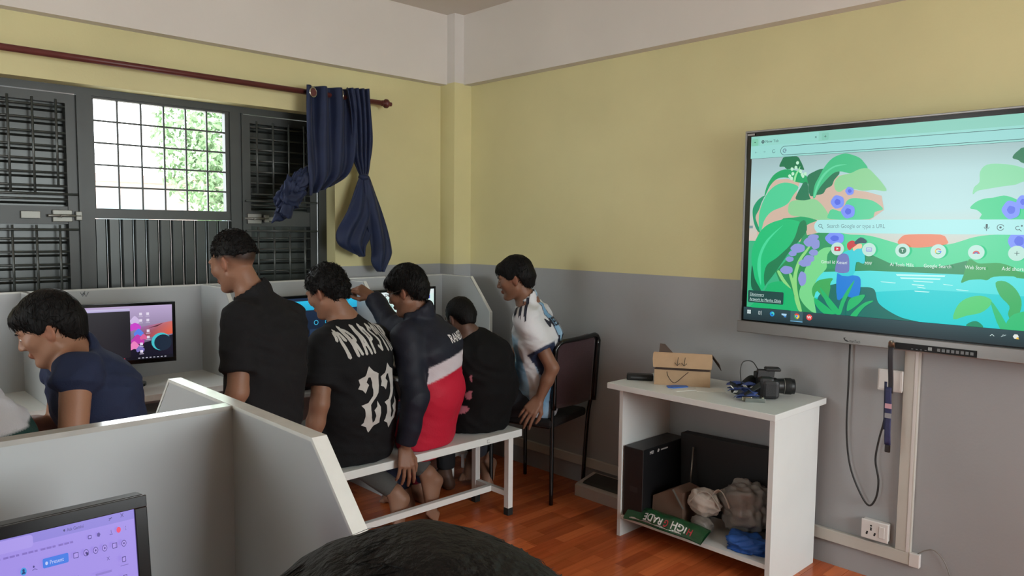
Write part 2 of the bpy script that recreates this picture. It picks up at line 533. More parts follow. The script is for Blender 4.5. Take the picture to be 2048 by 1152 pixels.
# simple frames for the unseen openings, the left one added to brighten the right wall
def plain_window(name, axis, pos, u0, u1, z0, z1):
    mb = MB(); w = .05
    def bx(a, b, c, d):
        if axis == 'y': mb.box((a, pos, c), (b, pos + .05, d))
        else: mb.box((pos, a, c), (pos + .05, b, d))
    bx(u0, u1, z0, z0 + w); bx(u0, u1, z1 - w, z1); bx(u0, u0 + w, z0 + w, z1 - w); bx(u1 - w, u1, z0 + w, z1 - w)
    for k in (1, 2):
        c = u0 + (u1 - u0) * k / 3; bx(c - w / 2, c + w / 2, z0 + w, z1 - w)
    struct(name, mb, SILLM)
plain_window('added_left_window', 'x', XL - .15, -2.25, -.45, 1.05, 2.25)  # unseen window, added together with the left light
plain_window('window_2', 'y', YF - .15, -2.5, -.2, 1.0, 2.3)
# ================================================================ materials for furniture
LAM = M('grey_white_laminate', '#a9adaf', .38, spec=.4, var=.03, vscale=3)
LAMW = M('white_laminate', '#d6dad8', .3, spec=.45, var=.03, vscale=4)
EDGE = M('white_edge_strip', '#cdcfcb', .14, spec=.6, var=.06, vscale=20)
LEDGE = M('grey_edge_strip', '#a9a7a2', .1, spec=.8, var=.08, vscale=30)
BLK = M('black_plastic', '#141516', .42, spec=.4)
BLKG = M('black_gloss_plastic', '#0c0d0e', .18, spec=.5)
DGREY = M('dark_grey_plastic', '#33363b', .4, spec=.45)
WHITEP = M('white_plastic', '#cfccc8', .35, spec=.45)
WHITEM = M('white_powder_coat', '#dcdcd9', .35, spec=.45)
RUBBER = M('black_rubber', '#1b1d1c', .7)
CABLE = M('black_cable', '#191817', .5)

# ================================================================ desk row under the window
def profile_panel(mb, x0, x1, pts):
    """upright divider board: side outline pts (y,z) extruded from x0 to x1"""
    mb.prism([(x0, y, z) for y, z in pts], (x1 - x0, 0, 0))

row = thing('cubicle_desk_row', 'row of grey-white laminate cubicle desks along the window wall', 'desk', (-1.8, -.33, 0))
obj('back_panel', MB().box((-4.2, -.1, 0), (-.2, -.082, 1.192)), LAM, row)
obj('edge_strip', MB().box((-4.2, -.101, 1.192), (-.2, -.081, 1.2)), EDGE, row)
side = [(-.1, 0), (-.58, 0), (-.58, .985), (-.392, 1.2), (-.1, 1.2)]
for xd in (-3.4, -2.6, -1.8, -1.0, -.2):
    mb = MB(); profile_panel(mb, xd - .009, xd + .009, [(y + (.006 if y < -.3 else 0), z - (.006 if z > 1.1 else 0)) for y, z in side]); d = obj('divider', mb, LAM, row)
    e = MB()
    e.prism([(xd - .01, -.1, 1.194), (xd - .01, -.394, 1.194), (xd - .01, -.392, 1.2005), (xd - .01, -.1, 1.2005)], (.02, 0, 0))
    e.prism([(xd - .01, -.394, 1.194), (xd - .01, -.574, .985), (xd - .01, -.5815, .985), (xd - .01, -.392, 1.2005)], (.02, 0, 0))
    e.prism([(xd - .01, -.574, .985), (xd - .01, -.574, 0.01), (xd - .01, -.5815, 0.01), (xd - .01, -.5815, .985)], (.02, 0, 0))
    obj('edge_strip', e, EDGE, d)
for k in range(5):
    xa = -4.2 + k * .8 + .012
    w = obj('worktop', MB().box((xa, -.56, .725), (xa + .778, -.1, .75)), LAMW, row)
    obj('edge_strip', MB().box((xa, -.5615, .724), (xa + .778, -.56, .7505)), EDGE, w)
    obj('modesty_panel', MB().box((xa, -.14, .3), (xa + .778, -.125, .72)), LAM, row)
    if k >= 2:
        obj('keyboard_tray', MB().box((xa + .08, -.60, .64), (xa + .7, -.3, .655)), LAM, row)
# pen mark on the back panel of the left cubicle
mk = MB()
for a in ([(-2.372, 1.185), (-2.362, 1.166), (-2.354, 1.183)], [(-2.358, 1.184), (-2.348, 1.164), (-2.338, 1.186)], [(-2.366, 1.172), (-2.352, 1.19)]):
    mk.tube([(x, -.1008, z) for x, z in a], .0012, 4)
obj('pen_mark', mk, M('ink', '#2c3138', .6), row)

# ================================================================ near island of cubicles
isl = thing('cubicle_island', 'near cubicle island of grey laminate boards with chamfered white-edged divider', 'desk', (-3.6, -2.81, 0))
obj('spine_panel', MB().box((-4.45, -2.822, 0), (-2.826, -2.797, 1.192)), LAM, isl)
obj('edge_strip', MB().box((-4.45, -2.823, 1.192), (-2.805, -2.796, 1.2)), LEDGE, isl)
prof = [(-2.336, 0), (-2.336, .985), (-2.53, 1.194), (-3.088, 1.194), (-3.294, .985), (-3.294, 0)]
for xd in (-2.815, -3.635, -4.44):
    mb = MB(); profile_panel(mb, xd - .011, xd + .011, prof); d = obj('divider', mb, LAM, isl)
    e = MB(); w = .024; x0 = xd - .012
    e.prism([(x0, -2.53, 1.1945), (x0, -3.088, 1.1945), (x0, -3.09, 1.2005), (x0, -2.527, 1.2005)], (w, 0, 0))
    e.prism([(x0, -3.088, 1.1945), (x0, -3.294, .985), (x0, -3.301, .985), (x0, -3.09, 1.2005)], (w, 0, 0))
    e.prism([(x0, -3.294, .985), (x0, -3.294, .01), (x0, -3.301, .01), (x0, -3.301, .985)], (w, 0, 0))
    e.prism([(x0, -2.53, 1.1945), (x0, -2.527, 1.2005), (x0, -2.329, .985), (x0, -2.336, .985)], (w, 0, 0))
    obj('edge_strip', e, EDGE, d)
for xa, xb in ((-3.62, -2.828), (-4.428, -3.648)):
    for ya, yb in ((-3.28, -2.823), (-2.796, -2.34)):
        obj('worktop', MB().box((xa, ya, .725), (xb, yb, .75)), LAMW, isl)

# ================================================================ monitors
def emis(name, strength=1.0):
    m = bpy.data.materials.new(name); m.use_nodes = True
    nt = m.node_tree; b = nt.nodes['Principled BSDF']
    a = nt.nodes.new('ShaderNodeAttribute'); a.attribute_name = 'Col'
    b.inputs['Base Color'].default_value = (.01, .01, .01, 1); b.inputs['Roughness'].default_value = .25
    b.inputs['Specular IOR Level'].default_value = .3
    nt.links.new(a.outputs['Color'], b.inputs['Emission Color']); b.inputs['Emission Strength'].default_value = strength
    return m
SCREEN = emis('lit_screen', 1.2)

class Pic:
    """flat coloured picture on a lit screen; local 2D (a right, b up) in metres"""
    def __init__(self, T, step=.00012):
        self.T, self.v, self.f, self.c, self.z, self.step = T, [], [], [], 0.0, step
    def raw(self, vs, fs, cols):
        k = len(self.v); self.z += self.step
        for (a, b), c in zip(vs, cols):
            self.v.append(self.T @ Vector((a, b, self.z))); self.c.append(c)
        self.f += [[i + k for i in f] for f in fs]
    def poly(self, pts, col):
        v, f = fill2d(pts); self.raw(v, f, [rgb(col)] * len(v))
    def rect(self, a0, b0, a1, b1, col, col2=None):
        c1, c2 = rgb(col), rgb(col2 or col)
        self.raw([(a0, b0), (a1, b0), (a1, b1), (a0, b1)], [(0, 1, 2, 3)], [c1, c1, c2, c2])
    def rrect(self, a0, b0, a1, b1, r, col, n=6):
        pts = []
        for cx, cy, s in ((a1 - r, b0 + r, -90), (a1 - r, b1 - r, 0), (a0 + r, b1 - r, 90), (a0 + r, b0 + r, 180)):
            for k in range(n + 1):
                t = math.radians(s + 90 * k / n); pts.append((cx + r * math.cos(t), cy + r * math.sin(t)))
        self.poly(pts, col)
    def disc(self, a, b, r, col, n=20, a0=0, a1=360, rin=0):
        c = rgb(col)
        t = [math.radians(a0 + (a1 - a0) * k / n) for k in range(n + 1)]
        vs = [(a + r * math.cos(x), b + r * math.sin(x)) for x in t] + [(a + rin * math.cos(x), b + rin * math.sin(x)) for x in t]
        self.raw(vs, [(k, k + 1, n + 2 + k, n + 1 + k) for k in range(n)] if rin > 0 else [tuple(range(n))] if a1 - a0 >= 360 else [tuple(range(n + 2))], [c] * len(vs))
    def line(self, pts, w, col):
        for p, q in zip(pts, pts[1:]):
            p, q = Vector(p), Vector(q); d = (q - p).normalized(); s = Vector((-d.y, d.x)) * w / 2
            self.raw([tuple(p - s), tuple(q - s), tuple(q + s), tuple(p + s)], [(0, 1, 2, 3)], [rgb(col)] * 4)
    def text(self, s, a, b, size, col, align='LEFT', bold=0.0, width=None):
        vs, fs = text2d(s, size, align, bold)
        if width:
            w = max(x for x, _ in vs) - min(x for x, _ in vs); k = width / w
            vs = [(x * k, y) for x, y in vs]
        self.raw([(x + a, y + b) for x, y in vs], fs, [rgb(col)] * len(vs))
    def build(self, name, parent, mat=None):
        cols = np.array(self.c, dtype=np.float32)
        return npobj(name, [tuple(v) for v in self.v], self.f, mat or SCREEN, parent, smooth=False, attrs={'Col': cols})

def monitor(label, x, y, zdesk, yaw, w=.50, h=.30, zc=1.0, bez=.014, tilt=0.0, chin=.02):
    """centre of screen at (x,y,zc); faces -y when yaw=0"""
    t = thing('desktop_monitor', label, 'monitor', (x, y + .05, zdesk), 'desktop monitors in the cubicles')
    T = Matrix.Translation((x, y, zc)) @ Matrix.Rotation(yaw, 4, 'Z') @ Matrix.Rotation(math.pi / 2 + tilt, 4, 'X')
    # local: X right, Y up, Z towards the viewer
    b = MB(T); b.box((-w / 2, -h / 2, -.03), (w / 2, h / 2, 0), .004); b.box((-w / 2 + .06, -h / 2 + .05, -.05), (w / 2 - .06, h / 2 - .05, -.03), .008)
    obj('housing', b, BLK, t)
    f = MB(T); z = .004
    f.box((-w / 2, h / 2 - bez, 0), (w / 2, h / 2, z), .001); f.box((-w / 2, -h / 2, 0), (w / 2, -h / 2 + chin, z), .001)
    f.box((-w / 2, -h / 2 + chin, 0), (-w / 2 + bez, h / 2 - bez, z), .001); f.box((w / 2 - bez, -h / 2 + chin, 0), (w / 2, h / 2 - bez, z), .001)
    obj('bezel', f, BLKG, t)
    T2 = Matrix.Translation((x, y, 0)) @ Matrix.Rotation(yaw, 4, 'Z')
    s = MB(T2); s.box((-.03, .05, zdesk + .012), (.03, .075, zc), .004); obj('stand', s, BLK, t)
    s = MB(T2 @ Matrix.Translation((0, .05, zdesk + .0005)))
    n = 28; ring = [(.125 * math.cos(2 * math.pi * k / n), .095 * math.sin(2 * math.pi * k / n), 0) for k in range(n)]
    s.prism(ring, (0, 0, .012)); obj('base', s, BLKG, t)
    return t, Pic(T @ Matrix.Translation((0, 0, .0008))), (w / 2 - bez, h / 2 - bez, -h / 2 + chin)

# left monitor: dark window over a space wallpaper
t, p, (sw, top, bot) = monitor('black monitor with a space wallpaper behind the navy polo boy', -2.285, -.33, .75, math.radians(-8.5), w=.50, h=.285, zc=1.002)
p.rect(-sw, bot, sw, top, (25, 22, 38), (185, 165, 205))
p.raw([(.06, -.03), (sw, -.01), (sw, .05), (.10, .03)], [(0, 1, 2, 3)], [rgb(c) for c in ((90, 60, 100), (225, 95, 60), (205, 110, 105), (150, 110, 165))])
p.poly([(.13, .022), (.17, .034), (.2, .045), (.17, .028)], (80, 40, 50))
p.raw([(.05, bot), (sw, bot), (sw, -.015), (.05, -.06)], [(0, 1, 2, 3)], [rgb(c) for c in ((16, 18, 32), (22, 20, 40), (30, 28, 45), (24, 22, 40))])
p.disc(.185, -.045, .042, (70, 190, 200)); p.disc(.193, -.05, .038, (28, 42, 60))
for a, b, c, r in ((.075, .03, (200, 70, 200), .02), (.09, .0, (90, 130, 230), .016), (.085, -.035, (190, 60, 170), .022), (.07, -.06, (235, 130, 190), .018), (.095, -.075, (120, 110, 180), .014), (.075, .06, (205, 185, 225), .016), (.11, -.02, (215, 95, 150), .012)):
    p.poly(smooth_closed([(a + r * 1.3 * math.cos(k), b + r * (1 + .4 * math.sin(5 * k)) * math.sin(k)) for k in [i * math.pi / 4 for i in range(8)]], 3), c)
for a, b in ((.1, .09), (.13, .09), (.1, .06), (.13, .06), (.13, .01), (.13, -.02), (.1, -.05), (.1, -.085)):
    p.rect(a - .006, b - .006, a + .006, b + .006, (225, 215, 235)); p.rect(a - .009, b - .013, a + .009, b - .010, (190, 180, 205))
p.rect(-sw, -.108, .055, .106, (30, 30, 38), (38, 38, 44)); p.rect(-sw, .106, .055, .118, (170, 160, 205), (200, 195, 225))
p.rect(-sw, bot, sw, bot + .014, (17, 18, 30))
for k, c in enumerate(((70, 150, 230), (225, 225, 225), (60, 180, 200), (170, 170, 180), (210, 210, 215), (230, 80, 100))):
    p.rect(-.075 + k * .019, bot + .003, -.065 + k * .019, bot + .011, c)
for k in range(8): p.rect(.085 + k * .016, bot + .005, .093 + k * .016, bot + .009, (180, 180, 195))
p.disc(-.09, -.045, .0035, (245, 245, 245))
p.build('screen', t)
# middle monitor: blue banner on a dark page
t, p, (sw, top, bot) = monitor('black monitor showing a cyan banner left of the lettered tee', -1.235, -.33, .75, math.radians(2), w=.50, h=.285, zc=.99)
p.rect(-sw, bot, sw, top, (20, 30, 45), (30, 45, 70)); p.rect(-sw, .06, sw, .112, (35, 160, 200), (45, 185, 225))
p.rect(-.19, .02, -.12, .045, (70, 130, 190), (120, 180, 220))
for k in range(4):
    p.disc(-.18 + k * .07, -.01, .014, (60, 170, 210)); p.disc(-.18 + k * .07, -.01, .010, (20, 30, 45))
for k in range(3): p.rect(-.2 + k * .12, -.08, -.11 + k * .12, -.045, (38, 55, 80))
p.build('screen', t)
# right monitor: white page
t, p, (sw, top, bot) = monitor('black monitor with a pale web page behind the red jacket boy', -.685, -.36, .75, math.radians(9), w=.50, h=.285, zc=1.0)
p.rect(-sw, bot, sw, top, (205, 232, 225), (215, 238, 232)); p.rect(-sw, .1, sw, top, (225, 235, 235)); p.rect(.09, .07, .2, .092, (60, 70, 190))
p.rect(.12, .076, .15, .086, (200, 205, 245)); p.rect(-.21, .02, -.12, .05, (150, 190, 185)); p.rect(-.1, .02, .05, .028, (130, 160, 160))
for k in range(5): p.rect(-.2 + k * .05, -.09, -.17 + k * .05, -.06, ((200, 90, 80), (70, 150, 90), (80, 120, 200), (225, 190, 80), (130, 130, 140))[k])
p.rect(-.2, -.03, .0, -.022, (150, 175, 175)); p.rect(-.2, -.045, -.05, -.038, (160, 185, 180))
p.build('screen', t)
# foreground monitor with a lilac page
t, p, (sw, top, bot) = monitor('large black-framed monitor with a lilac page in the near left corner', -3.29, -3.07, .75, 0.0, w=.50, h=.34, zc=.99, bez=.015, chin=.03, tilt=-.12)
_raw = p.raw
def squeezed(vs, fs, cols, p=p, sw=sw, top=top):
    if p.z > .0003: vs = [(sw + (a - sw) * .45, top + (b - top) * .66) for a, b in vs]
    _raw(vs, fs, cols)
p.raw = squeezed
p.rect(-sw, bot, sw, top, (172, 150, 232), (158, 140, 228)); p.rect(-sw, top - .012, sw, top, (140, 128, 215))
p.rrect(.05, top - .0165, .125, top - .002, .004, (168, 150, 232)); p.disc(.062, top - .0095, .0022, (70, 60, 120)); p.text('Ask Gemini', .068, top - .0125, .0085, (80, 70, 130))
p.line([(.17, top - .011), (.177, top - .006)], .0012, (70, 60, 120)); p.line([(.17, top - .007), (.178, top - .007)], .0012, (70, 60, 120))
for d in (1, -1): p.line([(.2, top - .0065 - d * .0035), (.207, top - .0065 + d * .0035)], .001, (70, 60, 120))
for k in range(16): p.rect(-.13 + k * .0135, top - .0345, -.13 + k * .0135 + (.011 if k % 3 else .007), top - .031, (128, 108, 192))
p.rrect(.115, top - .035, .124, top - .028, .002, (80, 65, 140)); p.rrect(.1165, top - .0335, .1225, top - .0295, .001, (165, 145, 232))
p.disc(.141, top - .031, .0045, (90, 75, 150), 5); p.line([(.172, top - .028), (.172, top - .034)], .001, (80, 65, 140)); p.line([(.168, top - .036), (.176, top - .036)], .001, (80, 65, 140))
p.disc(.191, top - .031, .0055, (235, 70, 110))
for k in range(3): p.disc(.209, top - .028 - k * .003, .0008, (70, 60, 120))
y = top - .058
p.rrect(.007, y - .008, .066, y + .009, .003, (62, 120, 225)); p.text('Present', .0225, y - .0035, .0105, (190, 200, 245)); p.disc(.0155, y, .0032, (190, 200, 245), 12)
p.disc(-.036, y - .004, .0068, (60, 150, 220)); p.disc(-.036, y - .002, .0026, (25, 60, 120)); p.disc(-.036, y - .008, .0042, (25, 60, 120), 12, 0, 180)
p.disc(-.0135, y, .002, (70, 60, 130)); p.line([(-.017, y - .006), (-.012, y - .004), (-.006, y - .006)], .001, (70, 60, 130))
for k, a in enumerate((.083, .107, .13, .152, .177, .2)):
    if k in (0, 4): p.rrect(a - .006, y - .004, a + .006, y + .006, .001, (75, 62, 135)); p.rrect(a - .0048, y - .0028, a + .0048, y + .0048, .001, (170, 148, 232))
    else:
        p.disc(a, y + .001, .0062, (75, 62, 135)); p.disc(a, y + .001, .005, (170, 148, 232)); p.disc(a, y + .001, .002, (75, 62, 135), 10)
p.line([(.18, y - .003), (.18, y + .005)], .001, (75, 62, 135)); p.disc(.109, y - .001, .003, (60, 45, 110), 10)
p.text('Animation', .03, y - .042, .0135, (60, 48, 105), bold=.0002)
p.rect(.125, y - .045, .165, y - .041, (140, 122, 204))
for d in (1, -1): p.line([(.155, y - .019 - d * .003), (.161, y - .019 + d * .003)], .0009, (80, 65, 140))
for k in range(3):
    b = y - .028 - k * .034
    p.rrect(.192, b - .005, .202, b + .005, .001, (85, 70, 145)); p.rrect(.1935, b - .0035, .2005, b + .0035, .001, (172, 150, 232)); p.line([(.187, b - .011), (.207, b - .011)], .0012, (120, 105, 180))
p.line([(-.21, y - .085), (.17, y - .085)], .0012, (135, 118, 200)); p.rect(-.2, y - .14, .16, y - .1, (150, 130, 215))
p.build('screen', t)

# keyboards and mice
KEYM = M('dark_key_plastic', '#232426', .5)
def keyboard(label, x, y, z, yaw):
    T = Matrix.Translation((x, y, z)) @ Matrix.Rotation(yaw, 4, 'Z')
    k = thing('keyboard', label, 'keyboard', (x, y, z), 'keyboards on the desk trays')
    obj('body', MB(T).box((-.21, -.065, 0), (.21, .065, .016), .004), BLK, k)
    mb = MB(T)
    for r in range(5):
        for c in range(15): mb.box((-.2 + c * .0268, -.056 + r * .0225, .016), (-.176 + c * .0268, -.036 + r * .0225, .021))
    tag(obj('key_field', mb, KEYM, k), kind='stuff')
keyboard('black keyboard under the cyan banner monitor', -1.25, -.45, .6555, .03)
keyboard('black keyboard under the pale web page monitor', -.66, -.46, .6555, -.05)
# papers beside the right monitor
obj('paper_stack', MB().box((-.96, -.54, .7505), (-.83, -.40, .765)), M('paper_white', '#d9d8d2', .7), label='white paper pad on the desk between the tee boy and jacket boy', cat='paper')
# bundle of cables behind
mb = MB()
for k in range(4):
    pts = [(-.985 + .03 * k, -.2, 1.03), (-.95 + .025 * k, -.22 - .02 * k, .93), (-.93 + .03 * k, -.26, .86), (-.90 + .02 * k, -.24, .78), (-.86 + .02 * k, -.2, .765)]
    mb.tube(spline(pts, 5), .004, 6)
obj('cable_bundle', mb, CABLE, label='tangle of dark monitor cables behind the tee boy', cat='cable')

# ================================================================ bench
bench = thing('bench', 'long white bench with steel legs where three boys sit', 'bench', (-1.22, -1.11, 0))
BX0, BX1, BY0, BY1 = -1.84, -.597, -1.268, -.955
obj('bench_top', MB().box((BX0, BY0, .412), (BX1, BY1, .45), .003), LAMW, bench)
for x in (BX0 + .075, BX1 - .075):
    for y in (BY0 + .022, BY1 - .03):
        l = obj('leg', MB().box((x - .016, y - .016, .035), (x + .016, y + .016, .412)), WHITEM, bench)
        obj('foot_cap', MB().box((x - .018, y - .018, 0), (x + .018, y + .018, .04), .003), RUBBER, l)
    obj('end_stretcher', MB().box((x - .013, BY0 + .038, .10), (x + .013, BY1 - .046, .127)), WHITEM, bench)
obj('long_stretcher', MB().box((BX0 + .088, -1.125, .098), (BX1 - .088, -1.097, .128)), WHITEM, bench)
mk = MB()
for a in ([(-.83, .437), (-.845, .437), (-.845, .422), (-.828, .422)],): mk.tube([(x, BY0 - .0008, z) for x, z in a], .0008, 4)
obj('pen_mark', mk, MATS['ink'], bench)

# low footrest frame under the desk
fr = thing('footrest_frame', 'low white tubular footrest under the desk behind the bench', 'footrest', (-.45, -.55, 0))
mb = MB()
for y in (-.60, -.48): mb.tube(spline([(-.523, y, 0), (-.523, y, .1), (-.52, y, .128), (-.50, y, .14), (-.36, y, .143), (-.345, y, .13), (-.34, y, .1), (-.34, y, 0)], 4), .011, 8)
obj('tube_frame', mb, WHITEM, fr)
obj('cross_tube', MB().tube([(-.43, -.60, .142), (-.43, -.48, .142)], .009, 8), WHITEM, fr)

# ================================================================ chair
FAB = M('dark_plum_upholstery', '#33191f', .85, var=.25, vscale=120, bump=.3, bscale=300, sheen=.2)
FABK = M('black_upholstery', '#1c1a1b', .8, var=.2, vscale=120, bump=.3, bscale=300)
ch = thing('chair', 'black steel visitor chair with plum backrest beside the right wall', 'chair', (-.22, -1.1, 0))
RL, RR = Vector((-.405, -1.305, 0)), Vector((-.05, -1.225, 0))
ax = (RR - RL).normalized(); fy = Vector((-ax.y, ax.x, 0))      # chair faces fy (towards the desks)
TL, TR = Vector((-.412, -1.335, .9)), Vector((-.035, -1.31, .915))
obj('leg', MB().tube(spline([RL, RL + Vector((0, 0, .42)), RL + Vector((-.002, -.005, .6)), TL + Vector((0, 0, -.02))], 5), .0115, 8), BLKG, ch)
obj('leg', MB().tube(spline([RR, RR + Vector((0, -.03, .42)), RR + Vector((0.005, -.06, .6)), TR + Vector((0, 0, -.02))], 5), .0115, 8), BLKG, ch)
for q in (RL, RR):
    a = q + fy * .40
    obj('leg', MB().tube(spline([a, a + Vector((0, 0, .38)), a + Vector((0, 0, .42)) - fy * .02, q + Vector((0, 0, .43)) + fy * .02], 4), .0115, 8), BLKG, ch)
# seat pad
c = (RL + RR) / 2 + fy * .2
T = Matrix(((ax.x, fy.x, 0, c.x), (ax.y, fy.y, 0, c.y), (0, 0, 1, .425), (0, 0, 0, 1)))
obj('seat', MB(T).box((-.2, -.21, 0), (.2, .22, .05), .018), FABK, ch)
# backrest: curved pad between the posts
def back_pt(u, v, off):
    p = TL.lerp(TR, -.02 + 1.04 * u); q = (RL + Vector((0, -.012, 0))).lerp(RR + Vector((.004, -.07, 0)), .0 + 1.0 * u); q = q + Vector((0, 0, .53))
    w = p.lerp(q, 1 - v)
    sag = math.sin(math.pi * u) * .02
    rd = (1 - (1 - min(1, 4 * v, 4 * (1 - v))) ** 2) * .008
    return w - fy * (sag + .0) - fy * 0 + fy * (off)
mb = MB()
def padf(u, v):
    # rounded top corners
    e = .06; uu = u
    top = 1.0 - .10 * max(0, (abs(u - .5) * 2 - .72) / .28) ** 2
    return back_pt(uu, v * top, .016)
mb.sheet(padf, 14, 14, .03)
obj('backrest', mb, FAB, ch)
rim = [back_pt(u, v * (1.0 - .10 * max(0, (abs(u - .5) * 2 - .72) / .28) ** 2), 0) for u, v in [(0, k / 8) for k in range(9)] + [(k / 14, 1) for k in range(1, 15)] + [(1, 1 - k / 8) for k in range(1, 9)]]
obj('back_frame', MB().tube(rim, .013, 8), BLKG, ch)

# ================================================================ side table (open cabinet)
tb = thing('side_table', 'white open-front laminate table standing against the right wall', 'table', (-.26, -2.18, 0))
TX0, TX1, TY0, TY1, TZ = -.50, -.02, -2.625, -1.755, .762
obj('table_top', MB().box((TX0, TY0, TZ - .028), (TX1, TY1, TZ), .002), LAMW, tb)
obj('side_panel', MB().box((-.46, -1.823, 0), (-.045, -1.803, TZ - .028)), LAMW, tb)
obj('side_panel', MB().box((-.46, -2.605, 0), (-.045, -2.583, TZ - .028)), LAMW, tb)
obj('back_panel', MB().box((-.06, -2.583, .09), (-.045, -1.823, TZ - .028)), LAM, tb)
obj('shelf', MB().box((-.455, -2.583, .088), (-.06, -1.823, .108)), LAMW, tb)
TOPZ, SHZ = TZ + .0004, .1085

# ================================================================ interactive display on the right wall
X0, XF = -.035, -.088                     # back and front plane
YL, ZT, ZB = -2.2215, 1.9695, 1.026
WTV = 1.585
YR = YL - WTV
SILV = M('brushed_silver', '#8f8e8c', .35, metal=.7, spec=.5, bump=.02, bscale=200)
tv = thing('interactive_display', 'large wall-mounted interactive display with a leafy lake wallpaper', 'screen', (-.06, (YL + YR) / 2, ZB))
obj('housing', MB().box((X0, YR + .01, ZB + .02), (XF + .012, YL - .01, ZT - .01)), DGREY, tv)
fr = MB(); w = .009
fr.box((X0 - .01, YR, ZT - w), (XF - .004, YL, ZT), .002); fr.box((X0 - .01, YR, ZB + .05), (XF - .004, YR + w, ZT - w), .002); fr.box((X0 - .01, YL - w, ZB + .05), (XF - .004, YL, ZT - w), .002)
obj('side_frame', fr, SILV, tv)
chn = obj('bottom_bar', MB().box((X0 - .005, YR - .004, ZB), (XF - .012, YL + .008, ZB + .055), .004), SILV, tv)
obj('glass_border', MB().box((XF + .012, YR + w, ZB + .055), (XF + .001, YL - w, ZT - w)), BLKG, tv)
TT = Matrix(((0, 0, -1, XF), (-1, 0, 0, -2.223), (0, 1, 0, 0), (0, 0, 0, 1)))   # local (a,b,0): a metres to the right of the left frame, b height
p = Pic(TT, .00009)
S0, S1 = .033, 1.547
